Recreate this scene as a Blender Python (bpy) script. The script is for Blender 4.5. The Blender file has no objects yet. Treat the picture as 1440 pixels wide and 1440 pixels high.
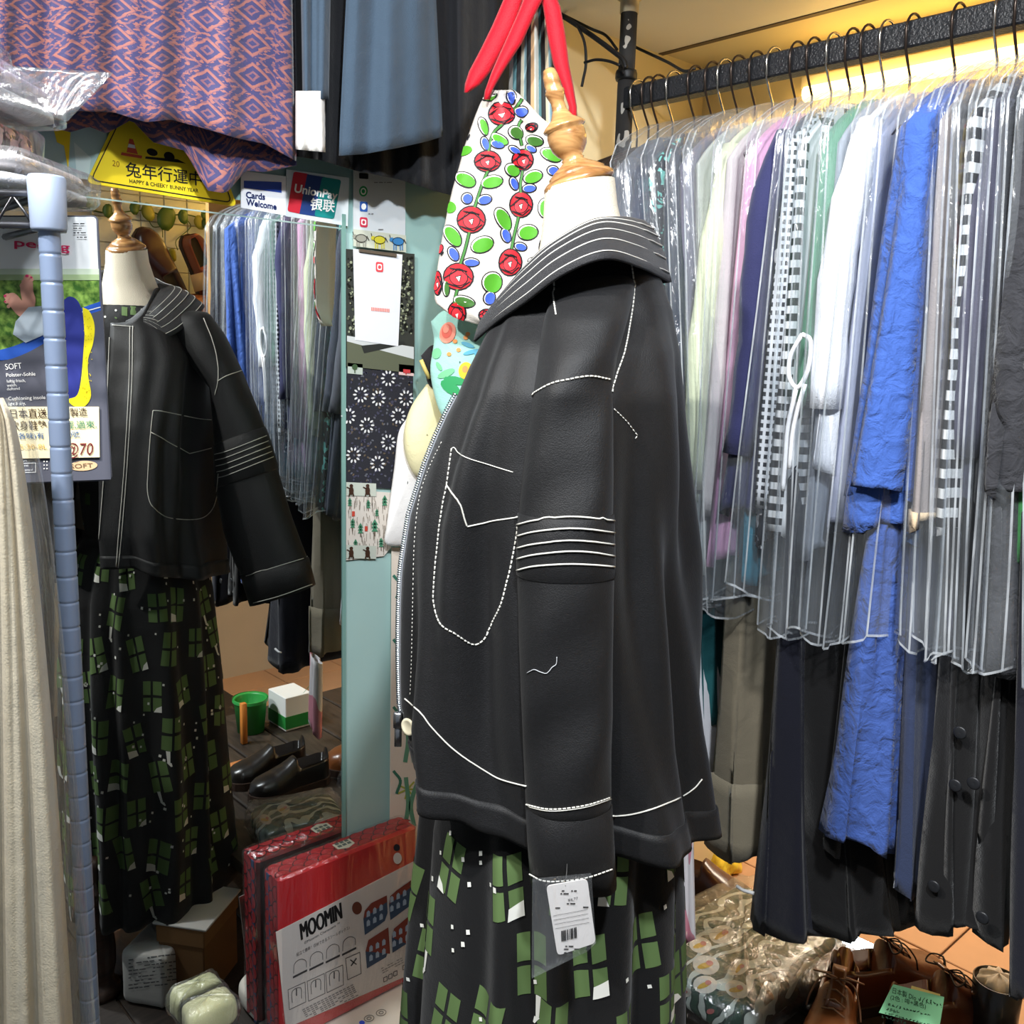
import bpy, math, random
import numpy as np
from mathutils import Vector
from mathutils.bvhtree import BVHTree
random.seed(7); rng = np.random.default_rng(7)
SC = bpy.context.scene; COL = SC.collection
# ------------------------------------------------------------------ camera, world, lights, exposure
CAM = np.array([1.5625, 0.0, 1.6]); FPX = 1330.0
HEAD, PITCH, ROLL = math.radians(47.3), math.radians(9.9), math.radians(1.75)
def _axes():
    h, p, r = HEAD, PITCH, ROLL
    r0 = np.array([math.cos(h), math.sin(h), 0]); f0 = np.array([-math.sin(h), math.cos(h), 0]); z = np.array([0, 0, 1.])
    F = f0*math.cos(p) - z*math.sin(p); u0 = z*math.cos(p) + f0*math.sin(p)
    return F, r0*math.cos(r) + u0*math.sin(r), u0*math.cos(r) - r0*math.sin(r)
CF, CR, CU = _axes()
cd = bpy.data.cameras.new('camera'); cam = bpy.data.objects.new('camera', cd); COL.objects.link(cam)
cd.sensor_width = 36; cd.sensor_fit = 'HORIZONTAL'; cd.lens = 36*FPX/1440; cd.clip_start = .02
from mathutils import Matrix
_m = Matrix(((CR[0], CU[0], -CF[0], CAM[0]), (CR[1], CU[1], -CF[1], CAM[1]), (CR[2], CU[2], -CF[2], CAM[2]), (0, 0, 0, 1)))
cam.matrix_world = _m
SC.camera = cam
w = bpy.data.worlds.new('world'); SC.world = w; w.use_nodes = True
w.node_tree.nodes['Background'].inputs[0].default_value = (.80, .90, 1, 1)
w.node_tree.nodes['Background'].inputs[1].default_value = .20
vs = SC.view_settings; vs.view_transform = 'Standard'; vs.look = 'None'; vs.gamma = 1; vs.use_curve_mapping = False
vs.exposure = 0.0
SC.cycles.transparent_max_bounces = 40; SC.cycles.max_bounces = 10; SC.cycles.glossy_bounces = 6
SC.cycles.caustics_reflective = False; SC.cycles.caustics_refractive = False; SC.cycles.use_denoising = True
def light(name, kind, loc, tgt, power, color, size=.05, spot=60, blend=.35, size_y=None):
    l = bpy.data.lights.new(name, kind); l.energy = power; l.color = color
    if kind == 'SPOT': l.spot_size = math.radians(spot); l.spot_blend = blend; l.shadow_soft_size = size
    elif kind == 'AREA':
        l.size = size
        if size_y: l.shape = 'RECTANGLE'; l.size_y = size_y
    else: l.shadow_soft_size = size
    o = bpy.data.objects.new(name, l); COL.objects.link(o); o.location = loc
    o.rotation_euler = (Vector(tgt)-Vector(loc)).to_track_quat('-Z', 'Y').to_euler()
    return o
light('ceiling_spot_wall', 'SPOT', (.78, -.35, 2.5), (.25, .85, 1.55), 100, (1, .97, .93), .025, 80, .5)
light('ceiling_spot_rack', 'SPOT', (1.75, .15, 2.62), (.75, 1.5, 1.5), 165, (.90, .95, 1), .06, 85, .5)
light('ceiling_spot_front', 'SPOT', (1.30, -.42, 2.62), (.75, .62, 1.5), 58, (1, .98, .95), .03, 90, .6)
light('ceiling_panel', 'AREA', (1.4, -.1, 2.68), (1.2, .3, 0), 14, (.93, .97, 1), .9)
light('corridor_lamp', 'AREA', (.6, 2.75, 1.3), (.6, 3.1, 0), 20, (1, .84, .64), .5)

# ------------------------------------------------------------------ pixel helpers: a photo pixel to a point on a real plane
def ray(x, y): return CF + CR*(x-720)/FPX - CU*(y-720)/FPX
MX = np.array([-1., 1, 1])
def on(ax, v, x, y, mir=False):
    d = ray(x, y); c = CAM
    if mir: d = d*MX; c = CAM*MX
    return c + d*(v-c[ax])/d[ax]
def dep(x, y, t, mir=False):
    p = CAM + ray(x, y)*t
    return p*MX if mir else p
class Plane:
    def __init__(s, p0, n):
        s.p0 = np.array(p0, float); s.n = np.array(n, float)/np.linalg.norm(n)
    def at(s, x, y, off=0.0, mir=False):
        d = ray(x, y); c = CAM
        if mir: d = d*MX; c = CAM*MX
        q = s.p0 + s.n*off
        return c + d*(((q-c)@s.n)/(d@s.n))
WALL = Plane((0, 0, 0), (1, 0, 0))
def lin(r, g, b):
    f = lambda c: (c/255)/12.92 if c <= 10 else ((c/255+.055)/1.055)**2.4
    return (f(r), f(g), f(b), 1)
# ------------------------------------------------------------------ materials
def newmat(name):
    m = bpy.data.materials.new(name); m.use_nodes = True; nt = m.node_tree
    return m, nt, nt.nodes['Principled BSDF']
def nd(nt, typ, **kw):
    n = nt.nodes.new(typ)
    for k, v in kw.items():
        if k in n.inputs: n.inputs[k].default_value = v
        else: setattr(n, k, v)
    return n
def mathn(nt, op, a, b=None):
    n = nt.nodes.new('ShaderNodeMath'); n.operation = op
    for i, v in enumerate((a, b)):
        if v is None: continue
        if isinstance(v, (int, float)): n.inputs[i].default_value = v
        else: nt.links.new(v, n.inputs[i])
    return n.outputs[0]
_mc = {}
def mat(rgb, rough=.6, metal=0, bump=0, scale=200, var=.06, sheen=0, coat=0, spec=.5, crease=0, name=None, wave=0):
    key = (rgb, rough, metal, bump, scale, var, sheen, coat, spec, crease, name)
    if key in _mc: return _mc[key]
    m, nt, b = newmat(name or 'surface'); c = lin(*rgb)
    b.inputs['Roughness'].default_value = rough; b.inputs['Metallic'].default_value = metal
    b.inputs['Specular IOR Level'].default_value = spec; b.inputs['Coat Weight'].default_value = coat
    b.inputs['Sheen Weight'].default_value = sheen
    tc = nd(nt, 'ShaderNodeTexCoord')
    n = nd(nt, 'ShaderNodeTexNoise', Scale=9.0, Detail=4.0); nt.links.new(tc.outputs['Object'], n.inputs['Vector'])
    mx = nd(nt, 'ShaderNodeMixRGB'); mx.inputs[1].default_value = tuple(v*(1-var) for v in c[:3])+(1,); mx.inputs[2].default_value = tuple(min(1, v*(1+var)) for v in c[:3])+(1,)
    nt.links.new(n.outputs[0], mx.inputs[0]); nt.links.new(mx.outputs[0], b.inputs['Base Color'])
    last = None
    if bump:
        n2 = nd(nt, 'ShaderNodeTexNoise', Scale=float(scale), Detail=2.0); nt.links.new(tc.outputs['Object'], n2.inputs['Vector'])
        bp = nd(nt, 'ShaderNodeBump', Strength=bump, Distance=.002); nt.links.new(n2.outputs[0], bp.inputs['Height']); last = bp
    if crease:
        n3 = nd(nt, 'ShaderNodeTexNoise', Scale=17.0 if crease < .7 else 38.0, Detail=3.5, Distortion=.35 if crease < .7 else .6); nt.links.new(tc.outputs['Object'], n3.inputs['Vector'])
        b3 = nd(nt, 'ShaderNodeBump', Strength=crease, Distance=.012); nt.links.new(n3.outputs[0], b3.inputs['Height'])
        if last: nt.links.new(last.outputs[0], b3.inputs['Normal'])
        last = b3
    if last: nt.links.new(last.outputs[0], b.inputs['Normal'])
    _mc[key] = m; return m
def cloth(*rgb, crease=.35, rough=.85, sheen=.15, var=.10):
    return mat(tuple(rgb), rough, bump=.35, scale=500, var=var, sheen=sheen, spec=.25, crease=crease, name='woven_cloth')
def flat(*rgb, rough=.55): return mat(tuple(rgb), rough, var=.02, spec=.3, name='print_ink')
def paper(*rgb): return mat(tuple(rgb), .7, var=.03, bump=.05, name='paper')
def emit(rgb, strength, name):
    m, nt, b = newmat(name); b.inputs['Base Color'].default_value = lin(*rgb)
    b.inputs['Emission Color'].default_value = lin(*rgb); b.inputs['Emission Strength'].default_value = strength
    return m
def plastic_film(name, gloss=.16, haze=.10, streak=60, tint=(.97, .985, 1, 1), wr=.5):
    m, nt, b = newmat(name); nt.nodes.remove(b); out = nt.nodes['Material Output']
    tr = nd(nt, 'ShaderNodeBsdfTransparent', Color=tint)
    gl = nd(nt, 'ShaderNodeBsdfGlossy', Color=(1, 1, 1, 1), Roughness=.16)
    df = nd(nt, 'ShaderNodeBsdfDiffuse', Color=(.85, .89, .93, 1))
    tc = nd(nt, 'ShaderNodeTexCoord'); mp = nd(nt, 'ShaderNodeMapping'); mp.inputs['Scale'].default_value = (1, 1, .18)
    nt.links.new(tc.outputs['Object'], mp.inputs['Vector'])
    n = nd(nt, 'ShaderNodeTexNoise', Scale=float(streak), Detail=5.0, Distortion=1.5); nt.links.new(mp.outputs[0], n.inputs['Vector'])
    bp = nd(nt, 'ShaderNodeBump', Strength=wr, Distance=.01); nt.links.new(n.outputs[0], bp.inputs['Height'])
    nt.links.new(bp.outputs[0], gl.inputs['Normal'])
    fr = nd(nt, 'ShaderNodeLayerWeight', Blend=.25); nt.links.new(bp.outputs[0], fr.inputs['Normal'])
    f = mathn(nt, 'ADD', mathn(nt, 'MULTIPLY', fr.outputs['Facing'], gloss*1.6), gloss*.35)
    n2 = nd(nt, 'ShaderNodeTexNoise', Scale=float(streak)*.5, Detail=3.0); nt.links.new(mp.outputs[0], n2.inputs['Vector'])
    hz = mathn(nt, 'MULTIPLY', mathn(nt, 'POWER', n2.outputs[0], 2.0), haze*3.2)
    m1 = nd(nt, 'ShaderNodeMixShader'); nt.links.new(hz, m1.inputs[0]); nt.links.new(tr.outputs[0], m1.inputs[1]); nt.links.new(df.outputs[0], m1.inputs[2])
    m2 = nd(nt, 'ShaderNodeMixShader'); nt.links.new(f, m2.inputs[0]); nt.links.new(m1.outputs[0], m2.inputs[1]); nt.links.new(gl.outputs[0], m2.inputs[2])
    nt.links.new(m2.outputs[0], out.inputs[0]); return m
BAG = plastic_film('clear_bag_film', .17, .045, 40, wr=.7)
WRAP = plastic_film('crinkled_clear_wrap', .26, .035, 30, wr=.9)
SEAM = plastic_film('welded_bag_seam', .42, .50, 90)
BOXWRAP = plastic_film('smooth_clear_wrap', .15, .006, 25, wr=.8)
def striped(a, b, period, duty=.5, axis='Z', check=None, rough=.85):
    m, nt, bs = newmat('striped_cloth'); bs.inputs['Roughness'].default_value = rough
    tc = nd(nt, 'ShaderNodeTexCoord'); sp = nd(nt, 'ShaderNodeSeparateXYZ'); nt.links.new(tc.outputs['Object'], sp.inputs[0])
    n = nd(nt, 'ShaderNodeTexNoise', Scale=8.0); nt.links.new(tc.outputs['Object'], n.inputs['Vector'])
    z = mathn(nt, 'ADD', sp.outputs[axis], mathn(nt, 'MULTIPLY', n.outputs[0], period*.5))
    f = mathn(nt, 'LESS_THAN', mathn(nt, 'FRACT', mathn(nt, 'DIVIDE', z, period)), duty)
    if check:
        yx = mathn(nt, 'ADD', sp.outputs['Y'], sp.outputs['X'])
        g = mathn(nt, 'LESS_THAN', mathn(nt, 'FRACT', mathn(nt, 'DIVIDE', yx, check)), .55)
        f = mathn(nt, 'MULTIPLY', f, g)
    mx = nd(nt, 'ShaderNodeMixRGB'); mx.inputs[1].default_value = lin(*a); mx.inputs[2].default_value = lin(*b)
    nt.links.new(f, mx.inputs[0]); nt.links.new(mx.outputs[0], bs.inputs['Base Color']); return m
def speckled(a, b, scale=40, thr=.55, c=None, thr2=.62, rough=.85, stretch=(1, 1, 1)):
    m, nt, bs = newmat('printed_cloth'); bs.inputs['Roughness'].default_value = rough
    tc = nd(nt, 'ShaderNodeTexCoord'); mp = nd(nt, 'ShaderNodeMapping'); mp.inputs['Scale'].default_value = stretch
    nt.links.new(tc.outputs['Object'], mp.inputs[0])
    n = nd(nt, 'ShaderNodeTexNoise', Scale=float(scale), Detail=1.5, Distortion=.6); nt.links.new(mp.outputs[0], n.inputs['Vector'])
    mx = nd(nt, 'ShaderNodeMixRGB'); mx.inputs[1].default_value = lin(*a); mx.inputs[2].default_value = lin(*b)
    nt.links.new(mathn(nt, 'GREATER_THAN', n.outputs[0], thr), mx.inputs[0]); o = mx.outputs[0]
    if c:
        n2 = nd(nt, 'ShaderNodeTexNoise', Scale=scale*.8, Detail=1.0); n2.noise_dimensions = '4D'; n2.inputs['W'].default_value = 3.3
        nt.links.new(mp.outputs[0], n2.inputs['Vector'])
        m3 = nd(nt, 'ShaderNodeMixRGB'); m3.inputs[2].default_value = lin(*c); nt.links.new(o, m3.inputs[1])
        nt.links.new(mathn(nt, 'GREATER_THAN', n2.outputs[0], thr2), m3.inputs[0]); o = m3.outputs[0]
    nt.links.new(o, bs.inputs['Base Color']); return m
def wood(a, b, scale=8, rough=.4, stretch=(1, 8, 1), coat=0):
    m, nt, bs = newmat('grained_wood'); bs.inputs['Roughness'].default_value = rough; bs.inputs['Coat Weight'].default_value = coat
    tc = nd(nt, 'ShaderNodeTexCoord'); mp = nd(nt, 'ShaderNodeMapping'); mp.inputs['Scale'].default_value = stretch
    nt.links.new(tc.outputs['Object'], mp.inputs[0])
    n = nd(nt, 'ShaderNodeTexNoise', Scale=float(scale), Detail=6.0, Distortion=1.8); nt.links.new(mp.outputs[0], n.inputs['Vector'])
    cr = nd(nt, 'ShaderNodeValToRGB'); cr.color_ramp.elements[0].position = .3; cr.color_ramp.elements[1].position = .7
    cr.color_ramp.elements[0].color = lin(*a); cr.color_ramp.elements[1].color = lin(*b)
    nt.links.new(n.outputs[0], cr.inputs[0]); nt.links.new(cr.outputs[0], bs.inputs['Base Color'])
    bp = nd(nt, 'ShaderNodeBump', Strength=.15, Distance=.002); nt.links.new(n.outputs[0], bp.inputs['Height']); nt.links.new(bp.outputs[0], bs.inputs['Normal'])
    return m
# ------------------------------------------------------------------ mesh builder
WL = {}
class MB:
    def __init__(s): s.V = []; s.F = []; s.M = []; s.UV = {}; s.mi = 0
    def add(s, V, F, mi=None):
        k = len(s.V); s.V.extend([tuple(float(c) for c in v) for v in V])
        for f in F: s.F.append(tuple(i+k for i in f)); s.M.append(s.mi if mi is None else mi)
        return k
    def grid(s, G, wu=False, wv=False, mi=None, uv=True, fmat=None):
        G = np.asarray(G, float); n, m = G.shape[:2]; k = len(s.V)
        s.V.extend(map(tuple, G.reshape(-1, 3).tolist()))
        if uv:
            for i in range(n):
                for j in range(m): s.UV[k+i*m+j] = (j/(m-1), i/(n-1))
        for i in range(n if wv else n-1):
            for j in range(m if wu else m-1):
                a, b = k+i*m+j, k+i*m+(j+1) % m; i2 = (i+1) % n
                s.F.append((a, b, k+i2*m+(j+1) % m, k+i2*m+j)); s.M.append(fmat(i, j) if fmat else (s.mi if mi is None else mi))
        return k
    def poly(s, P, mi=None): s.add(P, [tuple(range(len(P)))], mi)
    def box(s, c, h, ax=None, mi=None, bev=0.0):
        c = np.array(c, float); A = np.eye(3) if ax is None else np.array(ax, float); h = np.array(h, float)
        b = min(bev, .45*h.min())
        if b <= 0:
            V = [c + (np.array([x, y, z])*h)@A for x in (-1, 1) for y in (-1, 1) for z in (-1, 1)]
            s.add(V, [(0, 1, 3, 2), (4, 6, 7, 5), (0, 4, 5, 1), (2, 3, 7, 6), (0, 2, 6, 4), (1, 5, 7, 3)], mi); return
        rings = []                                     # bevelled along every edge: stacked rounded outlines
        for z, i in ((-h[2], b), (-h[2]+b, 0), (h[2]-b, 0), (h[2], b)):
            x, y = h[0]-i, h[1]-i
            rings.append([(x-b, -y, z), (x, -y+b, z), (x, y-b, z), (x-b, y, z), (-x+b, y, z), (-x, y-b, z), (-x, -y+b, z), (-x+b, -y, z)])
        G = np.array(rings) @ A + c
        k = s.grid(G, wu=True, mi=mi, uv=False)
        s.F += [tuple(range(k+7, k-1, -1)), tuple(range(k+24, k+32))]; s.M += [s.mi if mi is None else mi]*2
    def tube(s, P, r, n=8, mi=None, cap=True, flat=None):
        P = [np.array(p, float) for p in P]; R = r if hasattr(r, '__len__') else [r]*len(P)
        rings = []; up = None
        for i, p in enumerate(P):
            t = P[min(i+1, len(P)-1)] - P[max(i-1, 0)]; t /= (np.linalg.norm(t)+1e-12)
            if up is None:
                up = np.array([0, 0, 1.]) if abs(t[2]) < .9 else np.array([1., 0, 0])
            a = up - t*(up@t); a /= (np.linalg.norm(a)+1e-12); up = a; b = np.cross(t, a)
            fy = 1 if flat is None else flat
            rings.append([p + R[i]*(a*math.cos(q)*fy + b*math.sin(q)) for q in np.arange(n)*2*math.pi/n])
        k = s.grid(rings, wu=True, mi=mi, uv=False)
        if cap:
            s.F += [tuple(range(k+n-1, k-1, -1)), tuple(range(k+(len(P)-1)*n, k+len(P)*n))]; s.M += [s.mi if mi is None else mi]*2
    def lathe(s, prof, c, axis=(0, 0, 1), n=32, mi=None, cap=True, ell=(1, 1), a0=None):
        ax = np.array(axis, float); ax /= np.linalg.norm(ax)
        a = np.array([1., 0, 0]) if a0 is None else np.array(a0, float); a -= ax*(a@ax); a /= np.linalg.norm(a); b = np.cross(ax, a)
        c = np.array(c, float)
        G = [[c + ax*z + r*(a*math.cos(q)*ell[0]+b*math.sin(q)*ell[1]) for q in np.arange(n)*2*math.pi/n] for r, z in prof]
        k = s.grid(G, wu=True, mi=mi, uv=False)
        if cap:
            s.F += [tuple(range(k+n-1, k-1, -1)), tuple(range(k+(len(prof)-1)*n, k+len(prof)*n))]; s.M += [s.mi if mi is None else mi]*2
    def fan(s, outline, centre, mi=None, rings=1):
        """polygon with concentric rings so that it follows a curved surface"""
        P = np.array(outline, float); c = np.array(centre, float)
        G = [c + (P-c)*t for t in np.linspace(1, 1/(rings+1), rings+1)] if rings else [P]
        k = s.grid(np.array(G), wu=True, mi=mi, uv=False); n = len(P)
        s.F.append(tuple(range(k+(len(G)-1)*n, k+len(G)*n))); s.M.append(s.mi if mi is None else mi)
    def bvh(s): return BVHTree.FromPolygons([Vector(v) for v in s.V], s.F)
    def build(s, name, mats, parent=None, smooth=True, solid=0, subd=0, kind=None, label=None, bevel=0):
        me = bpy.data.meshes.new(name); wl = np.array(WL.get(parent.name, (0, 0, 0)) if parent else s.__dict__.get('org', (0, 0, 0)), float)
        V = (np.array(s.V) - wl) if s.V else np.zeros((0, 3))
        me.from_pydata(V.tolist(), [], s.F)
        mats = mats if isinstance(mats, (list, tuple)) else [mats]
        for m in mats: me.materials.append(m)
        me.polygons.foreach_set('material_index', [min(i, len(mats)-1) for i in s.M])
        me.polygons.foreach_set('use_smooth', [smooth]*len(s.F))
        if s.UV:
            uv = me.uv_layers.new(name='uv'); li = np.zeros(len(me.loops), int); me.loops.foreach_get('vertex_index', li)
            arr = np.array([s.UV.get(int(i), (0, 0)) for i in li], float); uv.data.foreach_set('uv', arr.ravel())
        me.validate(); me.update()
        o = bpy.data.objects.new(name, me); COL.objects.link(o)
        if parent: o.parent = parent
        else: o.location = wl
        WL[o.name] = tuple(wl)
        if kind: o['kind'] = kind
        if label: o['label'] = label
        if solid: md = o.modifiers.new('s', 'SOLIDIFY'); md.thickness = solid; md.offset = 0
        if bevel: md = o.modifiers.new('b', 'BEVEL'); md.width = bevel; md.segments = 2; md.limit_method = 'ANGLE'
        if subd: md = o.modifiers.new('d', 'SUBSURF'); md.levels = subd; md.render_levels = subd
        return o
def thing(name, label, cat, loc, group=None):
    o = bpy.data.objects.new(name, None); COL.objects.link(o); o.location = tuple(float(v) for v in loc); o.empty_display_size = .05
    o['label'] = label; o['category'] = cat
    if group: o['group'] = group
    WL[o.name] = tuple(float(v) for v in loc); return o
def tag(o, label, cat, group=None):
    o['label'] = label; o['category'] = cat
    if group: o['group'] = group
    return o
def struct(o): o['kind'] = 'structure'; return o
# ------------------------------------------------------------------ flat print and lettering on a plane
def poly_px(mb, plane, pts, off=.0008, mi=0, mir=False):
    P = [plane.at(x, y, off, mir) for x, y in pts]
    nn = np.zeros(3)
    for i in range(len(P)): nn += np.cross(P[i]-P[0], P[(i+1) % len(P)]-P[0])
    if nn@plane.n < 0: P = P[::-1]
    mb.poly(P, mi)
def ell_px(cx, cy, rx, ry, rot=0, n=20):
    c, s = math.cos(math.radians(rot)), math.sin(math.radians(rot))
    return [(cx+rx*math.cos(t)*c-ry*math.sin(t)*s, cy+rx*math.cos(t)*s+ry*math.sin(t)*c) for t in np.arange(n)*2*math.pi/n]
def stroke_px(mb, plane, pts, wpx=1.5, off=.001, mi=0, closed=False):
    pts = list(pts)+([pts[0]] if closed else [])
    for qi, ((x0, y0), (x1, y1)) in enumerate(zip(pts[:-1], pts[1:])):
        off += 1.2e-5; L = math.hypot(x1-x0, y1-y0)+1e-9; nx, ny = -(y1-y0)/L*wpx/2, (x1-x0)/L*wpx/2; ex, ey = (x1-x0)/L*wpx/3, (y1-y0)/L*wpx/3
        poly_px(mb, plane, [(x0-ex+nx, y0-ey+ny), (x1+ex+nx, y1+ey+ny), (x1+ex-nx, y1+ey-ny), (x0-ex-nx, y0-ey-ny)], off, mi)
def text_px(body, a, b, plane, mt, parent, off=.0012, hpx=None, bold=0, shear=0, name='lettering', mb=None):
    """lettering whose baseline runs from photo pixel a to pixel b on the plane"""
    cu = bpy.data.curves.new('t', 'FONT'); cu.body = body; cu.size = 1; cu.resolution_u = 3; cu.shear = shear
    if bold: cu.offset = bold
    ob = bpy.data.objects.new('t', cu); me = bpy.data.meshes.new_from_object(ob)
    n = len(me.vertices); V = np.zeros(n*3); me.vertices.foreach_get('co', V); V = V.reshape(-1, 3)
    F = [tuple(p.vertices) for p in me.polygons]
    bpy.data.objects.remove(ob); bpy.data.curves.remove(cu); bpy.data.meshes.remove(me)
    if n == 0: return None
    A, B = plane.at(*a, off), plane.at(*b, off); u = B-A; W = np.linalg.norm(u); u /= W; v = np.cross(plane.n, u)
    x0, x1 = V[:, 0].min(), V[:, 0].max(); sx = W/(x1-x0); sy = sx
    if hpx:
        H = np.linalg.norm(plane.at(a[0], a[1]-hpx, off)-A); sy = H/max(.3, V[:, 1].max())
    P = A + np.outer((V[:, 0]-x0)*sx, u) + np.outer(V[:, 1]*sy, v)
    if mb is not None: mb.add(P, F); return None
    m = MB(); m.add(P, F); return m.build(name, mt, parent, smooth=False)
def scribble(mb, plane, x0, y0, x1, y1, lines, h=3, density=.8, seed=1, mi=0, off=.0011):
    """rows of small print too small to read: short dashes"""
    r = random.Random(seed)
    for k in range(lines):
        t = k/max(1, lines-1) if lines > 1 else 0; y = y0+(y1-y0)*t; x = x0; end = x0+(x1-x0)*r.uniform(.6, 1)
        while x < end:
            wd = r.uniform(2, 8)
            if r.random() < density: poly_px(mb, plane, [(x, y), (x+wd, y), (x+wd, y+h), (x, y+h)], off, mi)
            x += wd+1.6
def catmull(P, n):
    P = [np.array(p, float) for p in P]; P = [2*P[0]-P[1]]+P+[2*P[-1]-P[-2]]; out = []
    for i in range(1, len(P)-2):
        for t in np.arange(n)/n:
            p0, p1, p2, p3 = P[i-1:i+3]
            out.append(.5*(2*p1+(p2-p0)*t+(2*p0-5*p1+4*p2-p3)*t*t+(3*p1-p0-3*p2+p3)*t**3))
    out.append(P[-2]); return out
def hit_px(bvhs, x, y, mir=False, off=.0012):
    d = Vector(ray(x, y)*(MX if mir else 1)); c = Vector(CAM*(MX if mir else 1)); best = None
    for b in (bvhs if isinstance(bvhs, (list, tuple)) else [bvhs]):
        h = b.ray_cast(c, d.normalized())
        if h[0] is not None and (best is None or h[3] < best[2]): best = (h[0], h[1], h[3])
    if best is None: return None
    n = best[1]
    if n.dot(d) > 0: n = -n
    return np.array(best[0]+n*off)
def stitch(mb, bvhs, pts, mir=False, r=.0007, dash=None, smooth=True, step=5, off=.0021):
    """thread laid on the cloth along the seam traced in the photograph"""
    q = catmull(pts, 6) if smooth and len(pts) > 2 else pts
    d = []
    for a, b in zip(q[:-1], q[1:]):
        n = max(1, int(np.linalg.norm(np.array(b)-a)/step))
        d += [np.array(a)+(np.array(b)-np.array(a))*k/n for k in range(n)]
    d.append(np.array(q[-1]))
    run = []
    def flush():
        if len(run) > 1:
            if dash:
                pts3 = [run[0]]; acc = []
                for a, b in zip(run[:-1], run[1:]):
                    L = np.linalg.norm(b-a); k = max(1, int(L/.0012)); acc += [a+(b-a)*i/k for i in range(k)]
                on_, off_ = dash; i = 0
                while i < len(acc)-2:
                    j = min(len(acc)-1, i+on_); mb.tube([acc[i], acc[(i+j)//2], acc[j]], r, 5); i = j+off_
            else: mb.tube(run, r, 5)
    for x, y in d:
        p = hit_px(bvhs, x, y, mir, off)
        if p is None or (run and np.linalg.norm(p-run[-1]) > .045):
            flush(); run = [] if p is None else [p]; continue
        run.append(p)
    flush()
def decal(mb, bvhs, pts, mi=0, off=.001, rings=2, mir=False, centre=None):
    P = []
    for x, y in pts:
        p = hit_px(bvhs, x, y, mir, 0)
        if p is None: return False
        P.append((x, y))
    c = np.mean(P, 0) if centre is None else np.array(centre); k0 = len(mb.V); n = len(P); rows = []
    for t in np.linspace(1, 1/(rings+1), rings+1):
        row = []
        for x, y in P:
            q = hit_px(bvhs, c[0]+(x-c[0])*t, c[1]+(y-c[1])*t, mir, off)
            if q is None: return False
            row.append(q)
        rows.append(row)
    R = np.array(rows)
    if np.ptp(R.reshape(-1, 3)@CF) > .08: return False
    k = mb.grid(R, wu=True, mi=mi, uv=False)
    mb.F.append(tuple(range(k+rings*n, k+rings*n+n))); mb.M.append(mi); return True
# ------------------------------------------------------------------ the setting
def prism_px(mb, plane, pts, o0, o1, mi=None):
    A = [plane.at(x, y, o1) for x, y in pts]
    nn = sum((np.cross(A[i]-A[0], A[(i+1) % len(A)]-A[0]) for i in range(len(A))), np.zeros(3))
    if nn@plane.n < 0: pts = pts[::-1]; A = A[::-1]
    B = [a - plane.n*(o1-o0) for a in A]; n = len(A)
    mb.add(A+B, [tuple(range(n)), tuple(range(2*n-1, n-1, -1))]+[(i, n+i, n+(i+1) % n, (i+1) % n) for i in range(n)], mi)
def sbox(name, lo, hi, m, parent=None, bev=0):
    b = MB(); lo = np.array(lo, float); hi = np.array(hi, float); b.box((lo+hi)/2, (hi-lo)/2, bev=bev)
    o = b.build(name, m, parent, smooth=False)
    return o if parent else struct(o)
TEAL = mat((150, 186, 182), .5, bump=.1, scale=60, var=.05, name='teal_paint')
CREAM = mat((226, 214, 176), .6, bump=.1, scale=60, var=.05, name='cream_paint')
WHITEP = mat((225, 220, 208), .55, var=.03, name='white_ceiling_panel')
BLACK = mat((14, 14, 15), .55, var=.1, name='black_surface')
TILE = mat((202, 160, 124), .38, bump=.1, scale=25, var=.10, name='terracotta_tile')
PLANK = wood((38, 32, 29), (66, 57, 51), 6, .5, (9, 1, 1))
floor = sbox('floor', (-.06, -1.2, -.05), (3.0, 3.45, -.006), mat((70, 55, 45), .9, name='grout'))
for i in range(9):
    for j in range(5):
        x0, y0 = .0+i*.33, 1.80+j*.33
        b = MB(); b.box((x0+.165, y0+.165, -.004+rng.uniform(-.001, .001)), (.1625, .1625, .006), bev=.002); b.build('floor_tile', TILE, floor, smooth=False)
for i in range(15):
    b = MB(); b.box((1.47, -.94+i*.19+.095-.05, -.004), (1.5, .0925, .006), bev=.002); b.build('floor_plank', PLANK, floor, smooth=False)
wall_left = sbox('wall_left', (-.06, -.9, 0), (0, 1.47, 2.75), TEAL)
wall_cream = sbox('wall_left_far', (-.06, 1.47, 0), (0.004, 3.45, 2.75), CREAM)
wall_back = sbox('wall_back', (-.06, 2.05, .85), (3.0, 2.10, 2.75), CREAM)
wall_far = sbox('wall_far', (-.06, 3.40, 0), (3.0, 3.45, 2.75), mat((205, 165, 120), .7, name='far_wall_paint'))
wall_right = sbox('wall_right', (2.52, .55, 0), (2.58, 3.45, 2.75), mat((188, 184, 172), .7, name='tile_grout'))
WT = mat((206, 212, 208), .22, var=.04, name='white_glazed_tile')
for i in range(9):
    for j in range(9):
        b = MB(); b.box((2.517, 1.45+i*.1, 1.62+j*.1), (.005, .0485, .0485), bev=.002); b.build('wall_tile', WT, wall_right, smooth=False)
ceiling = sbox('ceiling', (-.06, -1.2, 2.75), (3.0, 3.45, 2.80), WHITEP)
soffit = sbox('trim_1', (.0, 1.16, 2.30), (3.0, 1.872, 2.345), mat((228, 226, 224), .5, var=.04, name='soffit_panel'))
sbox('trim_2', (.0, 1.880, 2.303), (3.0, 2.05, 2.345), CREAM)
sbox('trim_3', (.0, 1.868, 2.298), (3.0, 1.884, 2.303), mat((96, 82, 62), .6, name='joint_strip'))
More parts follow.
